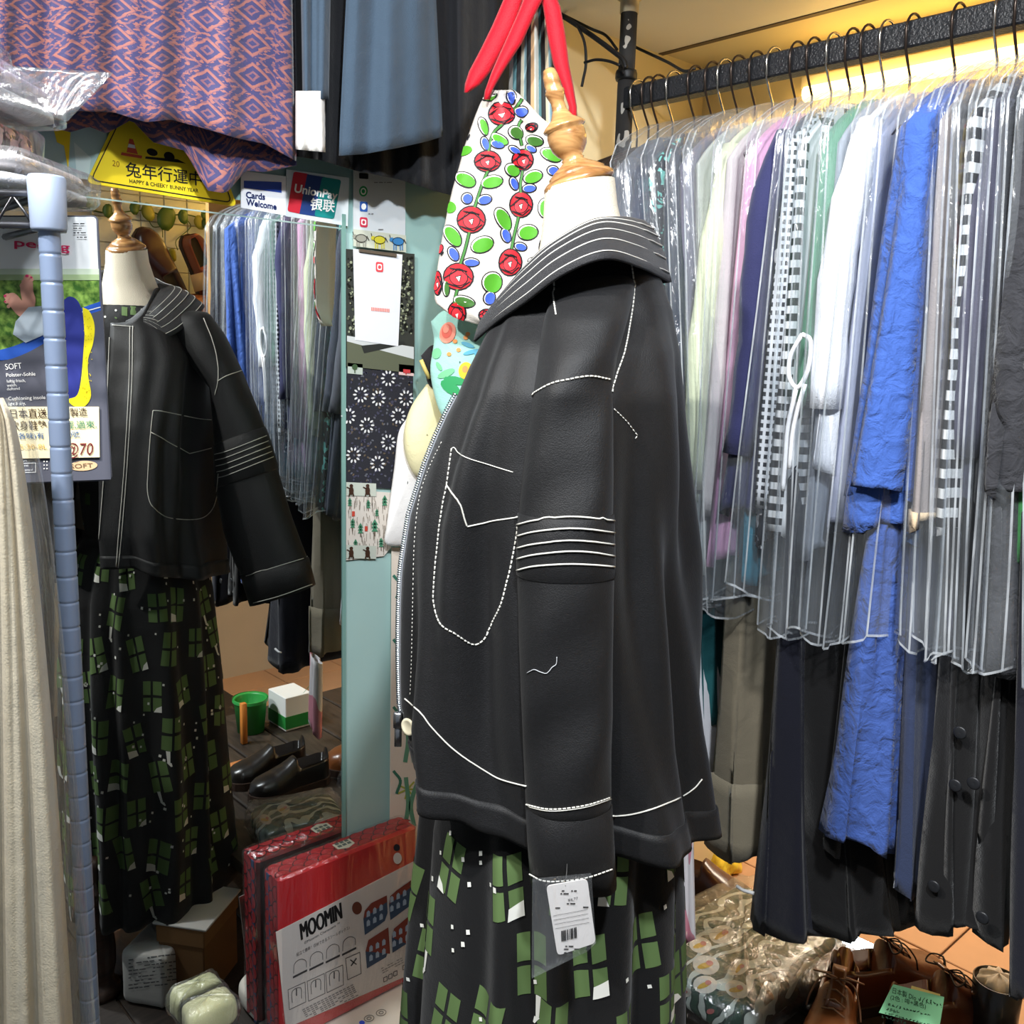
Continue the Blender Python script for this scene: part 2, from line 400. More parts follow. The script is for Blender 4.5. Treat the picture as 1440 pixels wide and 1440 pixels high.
sbox('trim_4', (1.168, 1.27, 1.22), (1.188, 1.78, 2.29), mat((206, 150, 82), .45, var=.06, name='tan_end_panel'))
# teal board beside the mirror, slightly proud of the wall
bx = [on(0, .018, 557, 960)[1]]
sbox('trim_5', (0, .995, 0.05), (.0025, bx[0], 1.80), mat((166, 198, 194), .42, bump=.1, scale=60, var=.04, name='teal_board'))
# warm light strip behind the rail
zs = on(1, 2.02, 1250, 112)[2]
t = thing('light_strip', 'long warm glowing light strip on the wall behind the rail', 'light', (1.2, 2.03, zs))
b = MB(); b.box((1.55, 2.035, zs+.03), (1.25, .012, .012)); b.build('strip_housing', WHITEP, t, smooth=False)
b = MB(); b.tube([(.32, 2.012, zs), (2.75, 2.012, zs)], .017, 10); b.build('light_tube', emit((255, 204, 108), 13, 'warm_light_tube'), t)
# bench under the rack
BENCH = wood((40, 34, 30), (70, 60, 52), 6, .45, (1, 7, 1))
t = thing('low_bench', 'low dark plank bench under the clothes rack holding shoes and packets', 'bench', (.9, 1.35, 0))
for k in range(6):
    b = MB(); b.box((.86, 1.09+k*.155, .265), (.60, .074, .015), bev=.004); b.build('plank', BENCH, t, smooth=False)
for x in (.34, 1.38):
    for y in (1.10, 1.80):
        b = MB(); b.box((x, y, .125), (.025, .025, .125), bev=.003); b.build('leg', BENCH, t, smooth=False)
# ------------------------------------------------------------------ mirror
t = thing('wall_mirror', 'tall frameless mirror on the teal wall reflecting the black jacket', 'mirror', (0, .6, .1))
mm, nt, bs = newmat('mirror_silver'); bs.inputs['Base Color'].default_value = (.90, .93, .92, 1); bs.inputs['Metallic'].default_value = 1; bs.inputs['Roughness'].default_value = .0
ztop = 1.832; yr = .986
b = MB(); b.box((.004, (yr-.35)/2, (ztop+.02)/2), (.003, (yr+.35)/2, (ztop-.02)/2)); b.build('mirror_glass', mm, t, smooth=False)
b = MB(); b.box((.0045, yr+.003, (ztop+.02)/2), (.0045, .004, (ztop-.02)/2)); b.build('mirror_edge', mat((120, 158, 150), .15, name='green_glass_edge'), t, smooth=False)
b = MB(); b.box((.0062, (yr-.35)/2, ztop-.026), (.0012, (yr+.35)/2, .0012)); b.build('bevel_line', mat((150, 172, 168), .2, name='pale_glass_edge'), t, smooth=False)
# ------------------------------------------------------------------ signs and papers on the wall
def card(name, label, cat, plane, pts, mt, th=.0015, part='sheet', group=None):
    c = np.mean([plane.at(x, y) for x, y in pts], 0); t = thing(name, label, cat, c, group)
    b = MB(); prism_px(b, plane, pts, .0002, th); b.build(part, mt, t, smooth=False); return t
def pr(plane, t, mt, polys=(), strokes=(), off=.0022, name='print'):
    b = MB()
    for p in polys: poly_px(b, plane, p, off)
    for p, w_ in strokes: stroke_px(b, plane, p, w_, off)
    return b.build(name, mt, t, smooth=False)
INK = flat(22, 22, 24); WH = flat(245, 245, 242); RED = flat(214, 40, 52); BLU = flat(40, 74, 168); YEL = flat(244, 216, 36)
GRY = flat(120, 122, 126); NAVY = flat(22, 40, 96)
W3 = Plane((.003, 0, 0), (1, 0, 0)); W6 = Plane((.006, 0, 0), (1, 0, 0)); W9 = Plane((.0085, 0, 0), (1, 0, 0))
# pale sticker board behind the yellow sign
t = card('wall_sticker', 'pale blue sticker with yellow stripes above the mirror left of yellow sign', 'sticker', W3, [(36, 168), (150, 172), (150, 262), (92, 256), (30, 230)], flat(176, 206, 210))
pr(W3, t, YEL, [[(72, 168), (100, 170), (96, 240), (90, 205), (80, 200)]]); pr(W3, t, flat(206, 226, 226), [[(104, 200), (128, 222), (124, 256), (108, 250)]])
# yellow sign
def rounded(pts, r, n=5):
    out = []; m = len(pts)
    for i in range(m):
        p, a, c = (np.array(pts[k % m], float) for k in (i, i-1, i+1))
        u = (a-p)/np.linalg.norm(a-p); v = (c-p)/np.linalg.norm(c-p)
        for k in range(n+1):
            s = k/n; out.append(tuple((p+u*r)*(1-s)**2 + p*2*s*(1-s) + (p+v*r)*s*s))
    return out
t = card('yellow_sign', 'yellow triangular new year sign with black Chinese lettering above the mirror', 'sign', W6, rounded([(172, 150), (121, 257), (334, 291), (282, 150)], 11), flat(246, 220, 40), .003)
P6 = Plane((.0085, 0, 0), (1, 0, 0))
inner = rounded([(176, 154), (128, 253), (326, 285), (279, 154)], 10)
pr(P6, t, INK, strokes=[(inner+[inner[0]], 1.6)], off=.001, name='border')
text_px('20', (158, 233), (168, 235), P6, flat(150, 98, 20), t, hpx=8)
text_px('兔年行運中', (177, 246), (284, 260), P6, INK, t, hpx=19, bold=.008)
text_px('HAPPY & CHEEKY BUNNY YEAR', (182, 257), (279, 271), P6, INK, t, hpx=5.5, bold=.01)
b = MB(); poly_px(b, P6, [(171, 214), (200, 219), (199, 223), (170, 218)], .001, 0); poly_px(b, P6, [(178, 214), (194, 217), (187, 196), (182, 195)], .001, 0)
poly_px(b, P6, [(179.5, 207), (190.5, 209), (189.5, 204), (181, 202)], .0014, 1); b.build('cone_print', [flat(208, 84, 60), WH], t, smooth=False)
b = MB(); poly_px(b, P6, ell_px(214, 214, 8, 5, 20), .001); poly_px(b, P6, ell_px(238, 220, 8, 6, 30), .001); poly_px(b, P6, [(205, 220), (250, 224), (262, 230), (204, 223)], .0012); b.build('figure_print', INK, t, smooth=False)
# card sign
t = card('card_sign', 'white and blue cards welcome sign between yellow sign and red blue teal logo', 'sign', W6, [(339, 240), (402, 248), (402, 303), (339, 292)], flat(240, 242, 246), .002)
P5 = Plane((.008, 0, 0), (1, 0, 0))
pr(P5, t, flat(38, 74, 176), [[(343, 254), (396, 256), (396, 271), (343, 264)]], off=.0008)
text_px('Cards', (346, 278), (373, 281), P5, NAVY, t, hpx=9, bold=.03, off=.001); text_px('Welcome', (346, 288), (389, 295), P5, NAVY, t, hpx=9, bold=.03, off=.001)
# logo sign
t = card('payment_logo_sign', 'white sign with slanted red blue and teal logo panel above the mirror', 'sign', W6, [(403, 238), (491, 250), (489, 318), (402, 304)], flat(214, 224, 228), .002)
body = rounded([(413, 240), (481, 253), (471, 309), (403, 298)], 6)
def clipx(p, q0, q1):  # slice of the panel between two slanted lines
    return p
pr(P5, t, flat(206, 42, 60), [rounded([(413, 241), (436, 245), (424, 301), (404, 297)], 4)], off=.0008)
pr(P5, t, flat(34, 62, 124), [[(432, 245), (457, 249), (446, 304.5), (421, 300.5)]], off=.0010)
pr(P5, t, flat(20, 132, 130), [rounded([(453, 248.5), (480, 253), (470, 308), (442, 304)], 4)], off=.0012)
text_px('UnionPay', (414, 270), (475, 281), P5, WH, t, hpx=12, bold=.025, off=.002, shear=.15); text_px('银联', (437, 294), (471, 297), P5, WH, t, hpx=16, bold=.02, off=.002, shear=.15)
# contact sheet
t = card('contact_sheet', 'white contact sheet with small coloured app icons on the teal wall', 'sheet', W3, [(497, 230), (570, 236), (570, 345), (497, 338)], paper(206, 212, 216))
P3 = Plane((.0045, 0, 0), (1, 0, 0))
b = MB(); poly_px(b, P3, rounded([(505, 243), (518, 244), (518, 252), (505, 251)], 1.5), .0008, 0); poly_px(b, P3, ell_px(511, 269, 6, 7.5), .0008, 1); poly_px(b, P3, ell_px(511, 269, 4, 5), .0012, 2); poly_px(b, P3, ell_px(511, 269, 2.4, 3), .0014, 1)
poly_px(b, P3, rounded([(506, 283), (517, 284), (517, 298), (506, 297)], 2), .0008, 3); poly_px(b, P3, ell_px(511.5, 290.5, 3.5, 4.5), .0012, 2)
poly_px(b, P3, rounded([(506, 305), (517, 306), (517, 320), (506, 319)], 3), .0008, 4); poly_px(b, P3, rounded([(508, 308), (515, 309), (515, 317), (508, 316)], 2), .0012, 2); poly_px(b, P3, ell_px(511.5, 312.5, 2, 2.6), .0014, 4)
scribble(b, P3, 526, 256, 566, 257, 1, 1.2, mi=5, seed=3); scribble(b, P3, 518, 300, 530, 301, 1, 1.5, mi=5, seed=4); scribble(b, P3, 532, 322, 545, 323, 1, 1.5, mi=5)
b.build('icon_print', [INK, flat(36, 160, 90), WH, flat(48, 96, 180), flat(206, 52, 80), GRY], t, smooth=False, kind='stuff')
# tree photo poster
t = card('tree_poster', 'dark black and white poster of trees behind a white sheet', 'poster', W6, [(487, 350), (583, 357), (583, 526), (487, 516)], flat(54, 56, 52))
r = random.Random(5); b = MB()
for k in range(260):
    x, y = r.uniform(489, 579), 0; 
    x = r.uniform(489, 505) if k % 3 == 0 else r.uniform(563, 580); y = r.uniform(362, 470)
    s = r.uniform(.8, 2.2); poly_px(b, P5, ell_px(x, y, s, s*1.2, 0, 6), .0005+.0001*(k % 5), r.choice((0, 1, 1, 2)))
poly_px(b, P5, [(488, 472), (582, 488), (582, 505), (488, 480)], .0012, 3); poly_px(b, P5, [(488, 480), (582, 505), (582, 525), (488, 515)], .0011, 2); poly_px(b, P5, [(508, 486), (568, 480), (570, 484), (512, 497)], .0014, 4)
b.build('photo_print', [flat(150, 156, 130), flat(24, 26, 22), flat(92, 96, 78), flat(196, 200, 200), flat(44, 46, 44)], t, smooth=False)
# white sheet over it
t = card('white_sheet', 'white paper sheet with one small red app icon taped over tree poster', 'sheet', W9, [(497, 350), (566, 358), (560, 487), (500, 478)], paper(222, 224, 230))
P9 = Plane((.0102, 0, 0), (1, 0, 0)); b = MB()
poly_px(b, P9, rounded([(528.5, 368), (539, 369), (539, 383), (528.5, 382)], 3), .0006, 0); poly_px(b, P9, rounded([(530.5, 371), (537, 371.6), (537, 380), (530.5, 379.4)], 2), .0010, 1); poly_px(b, P9, ell_px(533.8, 375.6, 2.2, 2.6), .0013, 0)
b.build('icon_print', [flat(222, 76, 84), WH], t, smooth=False)
b = MB(); [poly_px(b, P9, [(522+k*2.4, 432+k*.22), (523.7+k*2.4, 432+k*.22), (523.7+k*2.4, 437+k*.22), (522+k*2.4, 437+k*.22)], .0006) for k in range(11)]; b.build('handle_print', flat(226, 140, 128), t, smooth=False)
b = MB(); prism_px(b, P9, [(506, 350), (558, 357), (558, 361), (506, 354)], 0, .004); b.build('clip', mat((96, 84, 72), .4, name='dark_clip'), t, smooth=False)
# washi tape with animals
t = card('animal_tape', 'cream tape strip with tiny coloured cattle across the two posters', 'tape', W9, [(497, 322), (571, 331), (571, 355), (497, 346)], flat(196, 200, 184), .0006)
b = MB()
for k, (x, c) in enumerate(((508, 0), (534, 1), (560, 2))):
    y = 335+k*2.2; poly_px(b, P9, ell_px(x, y, 8, 5.5, 5, 14), .0004, c); poly_px(b, P9, ell_px(x-9, y-2.5, 3.4, 3, 0, 10), .0007, c)
    for d in (-6, -3, 3, 6): stroke_px(b, P9, [(x+d, y+3), (x+d, y+12)], 1.5, .0006, c)
    stroke_px(b, P9, [(x-11, y-5), (x-12, y-9)], 1, .0006, 3); stroke_px(b, P9, [(x+8, y-3), (x+11, y+3)], 1, .0006, 3); stroke_px(b, P9, ell_px(x, y, 8, 5.5, 5, 14), .8, .0009, 3, True)
b.build('animal_print', [flat(150, 150, 138), flat(206, 196, 60), flat(60, 128, 186), INK], t, smooth=False)
# dark floral cloth panel
t = card('floral_cloth_panel', 'dark navy cloth panel with white dotted flowers taped below tree poster', 'cloth', W6, [(488, 514), (581, 525), (581, 640), (566, 688), (487, 684)], mat((30, 31, 40), .9, bump=.3, scale=400, name='navy_cloth'))
b = MB(); r = random.Random(2)
for cx, cy in ((546, 532), (532, 560), (516, 598), (546, 622), (571, 560), (531, 652), (507, 555), (490, 585), (560, 585), (497, 640), (565, 655)):
    for k in range(10):
        a = k*math.pi/5; poly_px(b, P5, ell_px(cx+8*math.cos(a), cy+9*math.sin(a), 1.4, 2.6, math.degrees(a)-90, 7), .0006, 0)
for k in range(330):
    x, y = r.uniform(490, 579), r.uniform(520, 682)
    if x > 566 and y > 640: continue
    poly_px(b, P5, ell_px(x, y, 1.3, 2, r.uniform(0, 180), 6), .0004+.00004*(k % 4), r.choice((1, 1, 2, 3)))
b.build('flower_print', [flat(214, 214, 216), flat(66, 66, 86), flat(96, 84, 70), flat(92, 94, 104)], t, smooth=False)
for k, (x, y, lab) in enumerate(((500, 519, 'small clear tape piece with a tree at left top of navy panel'), (572, 521, 'small pinkish tape piece at right top of navy panel'))):
    t = card('tape_piece', lab, 'tape', W9, [(x-11, y-9), (x+10, y-7), (x+10, y+8), (x-11, y+6)], flat(178, 188, 178) if k == 0 else flat(214, 186, 184), .0006)
    pr(P9, t, flat(62, 84, 56) if k == 0 else flat(190, 60, 64), [ell_px(x-1, y-3, 4, 4)] if k == 0 else [[(x-5, y-2), (x+5, y-1), (x+5, y+4), (x-5, y+3)]], [([(x-1, y), (x-1, y+5)], 1.5)], off=.0004)
# forest print
t = card('forest_paper', 'pale paper printed with green trees and red houses under navy panel', 'paper', W6, [(487, 688), (552, 693), (550, 770), (540, 782), (487, 788)], paper(214, 206, 196))
b = MB(); r = random.Random(4)
for k in range(120):
    x, y = r.uniform(489, 545), r.uniform(696, 772); stroke_px(b, P5, [(x, y), (x+r.uniform(-1, 1), y+r.uniform(5, 12))], .8, .0004, 2)
for x, y, s in ((496, 735, 9), (507, 742, 10), (527, 738, 12), (541, 703, 10), (518, 708, 8), (500, 764, 9), (536, 762, 9), (492, 705, 8), (530, 720, 7)):
    for q in range(3): poly_px(b, P5, [(x-s*.38, y+q*s*.4), (x+s*.38, y+q*s*.4), (x, y-s*.7+q*s*.4)], .0008, 0)
    stroke_px(b, P5, [(x, y+s*.8), (x, y+s*1.3)], 1, .0008, 3)
for x, y in ((515, 743), (497, 722)): poly_px(b, P5, [(x-2, y-3), (x+2, y-3), (x+2, y+4), (x-2, y+4)], .0009, 1)
b.build('tree_print', [flat(70, 130, 100), flat(196, 72, 56), flat(150, 140, 128), flat(90, 70, 52)], t, smooth=False)
for k, (y, lab) in enumerate(((688, 'tape strip with two small dark bears on top edge of forest paper'), (776, 'tape strip with two small dark bears along the bottom of forest paper'))):
    t = card('bear_tape', lab, 'tape', W9, [(487, y-10), (529, y-8), (529, y+10), (487, y+9)], flat(190, 196, 184), .0006); b = MB()
    for x in (494, 517):
        poly_px(b, P9, ell_px(x, y+2, 3.4, 6, 0, 12), .0004); poly_px(b, P9, ell_px(x, y-5, 2.6, 2.4, 0, 10), .0005); stroke_px(b, P9, [(x-2, y+5), (x-3, y+9)], 2, .0005); stroke_px(b, P9, [(x+2, y+5), (x+3, y+9)], 2, .0005); stroke_px(b, P9, [(x-2, y-1), (x-6, y-3)], 1.4, .0006)
    b.build('bear_print', flat(62, 40, 28), t, smooth=False)
# tall banner cloth with plants at the right of the teal board
W2 = Plane((.012, 0, 0), (1, 0, 0))
t = card('plant_banner', 'tall cream cloth banner with green plants hanging right of the teal board', 'banner', W2, [(551, 770), (612, 770), (612, 1200), (548, 1200)], mat((226, 214, 200), .9, bump=.2, scale=300, name='cream_banner_cloth'))
P2 = Plane((.0136, 0, 0), (1, 0, 0)); b = MB()
def leafline(pts, w_, c): stroke_px(b, P2, catmull(pts, 5), w_, .0008, c)
for y0 in (815, 905, 1000, 1090):
    b = MB()
    for dx, sgn in ((4, 1), (16, -1), (30, 1)):
        leafline([(566+dx, y0+70), (566+dx+sgn*4, y0+40), (570+dx-sgn*3, y0+5)], 6, 0)
    for a in range(7): leafline([(573, y0+20), (573+14*math.cos(a*.9), y0+20+13*math.sin(a*.9))], 2.4, 1)
    poly_px(b, P2, ell_px(592, y0+28, 6, 11, 20), .0012, 2)
    leafline([(554, y0-5), (563, y0+8), (558, y0+25)], 4, 3)
    b.build('plant_print', [flat(96, 150, 124), flat(170, 176, 74), flat(170, 92, 80), flat(60, 120, 100)], t, smooth=False, kind='stuff')

# ------------------------------------------------------------------ mannequin frame
MP = np.array([.731, .8625, 0.])
va = np.array([MP[0]-CAM[0], MP[1]-CAM[1], 0]); va /= np.linalg.norm(va)
lf = np.array([-va[1], va[0], 0]); A6 = math.radians(6)
FD = lf*math.cos(A6) - va*math.sin(A6)                 # facing
LD = np.array([-FD[1], FD[0], 0])                      # the mannequin's left, towards the camera
def L3(f, l, z): return MP + FD*f + LD*l + np.array([0, 0, z])
def loc(x, y, l, mir=False):                           # photo pixel -> (f, z) on the plane l = const
    p = Plane(MP+LD*l, LD).at(x, y, 0, mir); return (p-MP)@FD, p[2]
def locf(x, y, f, mir=False):                          # photo pixel -> (l, z) on the plane f = const
    p = Plane(MP+FD*f, FD).at(x, y, 0, mir); return (p-MP)@LD, p[2]
DEN = mat((14, 14, 16), .6, bump=.28, scale=700, var=.8, sheen=.05, spec=.32, crease=.10, name='black_denim')
DEN2 = mat((22, 22, 26), .6, bump=.6, scale=900, var=.6, sheen=.1, spec=.4, crease=.15, name='black_denim_collar')
THR = flat(206, 204, 196)
man = thing('mannequin', 'cream dress form with turned wooden neck finial wearing the black jacket', 'mannequin', L3(0, 0, 0))
# torso: neck leaning slightly forward, then shoulders, bust, waist
FAB = mat((226, 217, 197), .85, bump=.5, scale=700, var=.05, name='cream_linen')
rows = []
fz = [loc(826, 268, 0), loc(826, 318, 0)]
def nring(f, z, a, bb, tilt=0, n=32):
    return [L3(f+a*math.cos(q), bb*math.sin(q), z+tilt*a*math.cos(q)) for q in np.arange(n)*2*math.pi/n]
ca, cb = loc(766, 268, 0), loc(864, 252, 0); nf, nz = (ca[0]+cb[0])/2, (ca[1]+cb[1])/2; nr = (ca[0]-cb[0])/2
tl = (ca[1]-cb[1])/(ca[0]-cb[0])
for z, f, a, bb, ti in ((nz, nf, nr, nr*1.1, tl), (nz-.03, nf-.002, nr*1.06, nr*1.16, tl), (nz-.065, nf-.006, nr*1.22, nr*1.38, tl*.6), (nz-.095, nf-.012, nr*1.45, nr*1.6, 0), (nz-.115, -.01, .070, .085, 0), (nz-.14, -.01, .078, .10, 0), (nz-.18, -.005, .088, .115, 0), (nz-.26, .01, .10, .125, 0), (nz-.33, .015, .11, .13, 0), (nz-.45, .0, .085, .115, 0), (nz-.55, 0, .10, .14, 0), (nz-.65, -.005, .115, .155, 0)):
    rows.append(nring(f, z, a, bb, ti))
b = MB(); k = b.grid(rows, wu=True, uv=False); b.F.append(tuple(range(k+len(rows)*32-32, k+len(rows)*32))); b.M.append(0)
b.build('torso', FAB, man)
# turned neck cap and finial along the leaning axis
tip = L3(*[loc(771, 96, 0)[0], 0, loc(771, 96, 0)[1]]); base = L3(nf, 0, nz); ax = tip-base; H = np.linalg.norm(ax); ax /= H
WF = wood((122, 78, 40), (196, 150, 96), 14, .25, (1, 1, 5), coat=.4)
s = H/.205; b = MB()
prof = [(.040, -.004), (.0425, .002), (.042, .008), (.038, .014), (.033, .018), (.0335, .021), (.026, .030), (.018, .037), (.0125, .043), (.0135, .046), (.0115, .049), (.016, .056), (.0205, .066), (.0225, .078), (.0225, .090), (.0215, .097), (.0245, .100), (.025, .103), (.022, .108), (.013, .118), (.0085, .132), (.0078, .146), (.0105, .158), (.0115, .164), (.0090, .170), (.0098, .178), (.0088, .192), (.0068, .202), (.003, .205)]
b.lathe([(r*nr/.0405, z*s) for r, z in prof], base, ax, 32); b.build('neck_finial', WF, man)
b = MB(); b.tube([L3(0, 0, nz-.66), L3(0, 0, .03)], .016, 12); b.build('pole', mat((60, 40, 28), .4, name='dark_wood_pole'), man)
b = MB(); b.lathe([(.13, 0), (.135, .006), (.13, .016), (.06, .03), (.02, .036)], L3(0, 0, 0.003), (0, 0, 1), 32); b.build('base', wood((60, 38, 26), (96, 62, 42)), man)
# ------------------------------------------------------------------ dress under the jacket
dress = thing('printed_dress', 'long black dress printed with green windows and snow dots under jacket', 'dress', L3(0, 0, .2))
ZW, ZH = 1.13, .20
def skirt_r(q, z):
    t = np.clip((ZW-z)/(ZW-ZH), 0, 1)
    R = np.interp(t, [0, .05, .15, .35, 1], [.115, .145, .165, .178, .204])
    am = np.interp(t, [0, .1, .4, 1], [.003, .008, .014, .020])
    w_ = q + .10*math.sin(3*q+1)+.07*math.sin(5*q) + .05*math.sin(z*5+q*2)
    w = math.sin(13*w_)*.7 + .4*math.sin(7*w_+1.3) + .2*math.sin(23*w_+z*3)
    return R + am*(w-.15)
def skirt_p(q, z, off=0.0):
    r = skirt_r(q, z)+off; return L3(r*math.cos(q)*1.03+.004, r*math.sin(q)*1.0, z + .006*math.sin(6*q)*(1 if z < .3 else 0))
NQ = 220; zs_ = np.linspace(ZW, ZH, 46)
b = MB(); b.grid([[skirt_p(q, z) for q in np.arange(NQ)*2*math.pi/NQ] for z in zs_], wu=True, uv=False)
DRS = mat((9, 9, 11), .8, bump=.25, scale=500, var=.15, sheen=.1, spec=.25, crease=.25, name='black_print_cotton')
b.build('skirt', DRS, dress, solid=.0015)
GRN = flat(90, 114, 68, rough=.85); SNOW = flat(230, 230, 222, rough=.85)
b = MB(); bg = MB(); r = random.Random(11)
def patch(mb, q0, z0, pts, mi, off=.0018, n=4):
    P = np.array(pts)                                  # 4 corners (dx, dz) in metres
    G = []
    for i in range(n+1):
        row = []
        for j in range(n+1):
            s, t = j/n, i/n; d = (P[0]*(1-s)+P[1]*s)*(1-t)+(P[3]*(1-s)+P[2]*s)*t
            row.append(skirt_p(q0+d[0]/.235, z0+d[1], off))
        G.append(row)
    mb.grid(G, mi=mi, uv=False)
def window(q0, z0, w_, h_, rot, kind):
    c, s = math.cos(rot), math.sin(rot); R_ = lambda x, y: (x*c-y*s, x*s+y*c)
    g = .0032; jx = r.uniform(-.004, .004)
    for ix in (0, 1):
        for iy in (0, 1):
            x0, x1 = (-w_/2, -g) if ix == 0 else (g, w_/2); y0, y1 = (-h_/2, -g) if iy == 0 else (g, h_/2)
            patch(b, q0, z0, [R_(x0, y1), R_(x1, y1), R_(x1, y0+jx), R_(x0, y0)], 0)
    if kind == 1: patch(b, q0, z0, [R_(w_*.05, -h_*.32), R_(w_*.5, -h_*.25), R_(w_*.5, -h_*.5), R_(0, -h_*.52)], 1, .0026, 3)
    if kind == 2:
        patch(b, q0, z0, [R_(w_*.12, -h_*.5), R_(w_*.3, -h_*.5), R_(w_*.22, -h_*.85), R_(w_*.10, -h_*.85)], 1, .0026, 3)
        patch(b, q0, z0, [R_(w_*.05, -h_*.85), R_(w_*.25, -h_*.85), R_(w_*.06, -h_*.97), R_(0, -h_*.95)], 1, .0026, 2)
    if kind == 3: patch(b, q0, z0, [R_(-w_*.5, -h_*.30), R_(-w_*.25, -h_*.38), R_(-w_*.1, -h_*.52), R_(-w_*.5, -h_*.52)], 1, .0026, 3)
    if kind == 4:
        for k in range(5): patch(b, q0, z0, [(a, c2) for a, c2 in [R_(w_*.1+.006*math.cos(k*1.25), .1*h_+.006*math.sin(k*1.25)), R_(w_*.1+.006*math.cos(k*1.25+.9), .1*h_+.006*math.sin(k*1.25+.9)), R_(w_*.1+.002, .1*h_), R_(w_*.1, .1*h_-.002)]], 1, .0026, 1)
ncol = 14; rowsz = np.arange(1.07, .26, -.098)
for i, z in enumerate(rowsz):
    for j in range(ncol):
        if r.random() < .08: continue
        q = (j+.5*(i % 2)+r.uniform(-.2, .2))*2*math.pi/ncol
        window(q, z+r.uniform(-.012, .012), r.uniform(.046, .055), r.uniform(.066, .082), r.uniform(-.22, .22), r.choice((0, 1, 1, 2, 3, 4)))
for k in range(280):
    q, z = r.uniform(0, 2*math.pi), r.uniform(.23, 1.08); d = r.uniform(.0026, .0040)
    patch(b, q, z, [(-d, d*.7), (d*.6, d), (d, -d*.6), (-d*.7, -d)], 1, .0032, 1)
b.build('window_print', [GRN, SNOW], dress)
# bodice and stand-up collar of the dress
rows = []
for z, f, a, bb in ((nz-.104, nf-.012, nr*1.40, nr*1.66), (nz-.120, nf-.014, nr*1.5, nr*1.8), (nz-.135, -.006, .076, .098), (nz-.16, 0, .09, .115), (nz-.22, .012, .108, .127), (nz-.33, .02, .12, .135), (nz-.45, .008, .105, .122), (ZW-.005, 0, .118, .12)):
    rows.append(nring(f, z, a*1.03, bb*1.03, -.10 if z > nz-.11 else 0, 48))
bb_ = MB(); bb_.grid(rows, wu=True, uv=False); bb_.build('bodice', DRS, dress, solid=.0015)
b = MB()
for (f, l, z) in ((.5, -.12, nz-.095), (.5, -.45, nz-.10), (.5, .1, nz-.23), (.5, -.08, nz-.34), (.5, .05, nz-.45)):
    pass
bvb = bb_.bvh()
def decal_m(pts, mi): decal(b, bvb, pts, mi, .0015, 1, mir=True)
for (x, y, w_, h_) in ((172, 438, 8, 12), (184, 437, 8, 12), (210, 428, 7, 8), (219, 424, 7, 8), (160, 447, 3, 2), (112, 700, 10, 16), (112, 722, 10, 14), (121, 700, 7, 16), (118, 752, 8, 20), (116, 790, 8, 16)):
    decal_m([(x-w_/2, y-h_/2), (x+w_/2, y-h_/2+1), (x+w_/2, y+h_/2+1), (x-w_/2, y+h_/2)], 0)
for (x, y) in ((160, 437), (196, 436), (145, 446), (115, 735), (112, 770)): decal_m(ell_px(x, y, 1.6, 1.6, 0, 6), 1)
b.build('bodice_print', [GRN, SNOW], dress)
# ------------------------------------------------------------------ jacket
[setattr(n_.inputs['Scale'], 'default_value', 320.0) for m_ in (DEN, DEN2) for n_ in m_.node_tree.nodes if n_.type == 'TEX_NOISE' and abs(n_.inputs['Scale'].default_value-9) < .1]
jk = thing('denim_jacket', 'black denim jacket with white contrast stitching and wide striped collar on mannequin', 'jacket', L3(0, 0, 1.0))
FR = [(772, 345), (748, 368), (722, 395), (712, 415), (690, 455), (655, 520), (628, 580), (603, 650), (585, 720), (577, 800), (572, 900), (567, 985), (578, 1062)]
BK = [(905, 352), (925, 395), (940, 440), (946, 500), (948, 600), (950, 700), (953, 800), (958, 900), (966, 1000), (982, 1100), (991, 1148)]
fl = sorted([loc(x, y, .05)[::-1] for x, y in FR]); bl = sorted([loc(x, y, 0)[::-1] for x, y in BK])
ff = lambda z: -.010*min(1, max(0, (1.64-z)/.1)) + np.interp(z, [a for a, _ in fl], [c for _, c in fl]); fb = lambda z: np.interp(z, [a for a, _ in bl], [c for _, c in bl])
ztopj = nz-.085; zhf, zhs, zhb = loc(578, 1062, .05)[1], loc(860, 1190, .175)[1], loc(990, 1148, 0)[1]
def halfw(z): return np.interp(z, [zhs, 1.2, 1.35, 1.45, 1.55, 1.60, 1.635, ztopj], [.190, .180, .178, .180, .175, .150, .11, .068])
NU = 160
def body_pt(q, z):
    """q = 0 at the front, +90 deg at the mannequin's left"""
    f1, f0, W = ff(z), fb(z), halfw(z); mid = (f0+f1)/2+.01; c, s = math.cos(q), math.sin(q); e = .60 if math.cos(q) > 0 else .8
    af = (f1-mid) if c > 0 else (mid-f0)
    x = mid + af*math.copysign(abs(c)**e, c); l = W*math.copysign(abs(s)**e, s)
    t = np.clip((1.64-z)/.30, 0, 1)
    k = .0125*t*(math.sin(5*q+z*3+1.2)+.7*math.sin(9*q-z*5)+.5*math.sin(15*q+z*9)) + .012*math.exp(-((z-1.50)/.13)**2)*(math.exp(-((q-2.35-(1.5-z)*1.2)/.16)**2)-.8*math.exp(-((q-2.75-(1.5-z)*.8)/.2)**2)+.7*math.exp(-((q-.85)/.14)**2)-.6*math.exp(-((q-.55)/.16)**2))
    n = math.hypot(x-mid, l)+1e-9
    return x+(x-mid)/n*k, l+l/n*k
QL, QR = math.radians(11), math.radians(358.5)
def zhem(q):
    qd = math.degrees(q) % 360; return np.interp(qd, [0, 15, 90, 180, 270, 345, 360], [zhf, zhf, zhs, zhb, zhs, zhf, zhf])
def ztq(q): return ztopj-.085*max(0, math.cos(q))**1.5
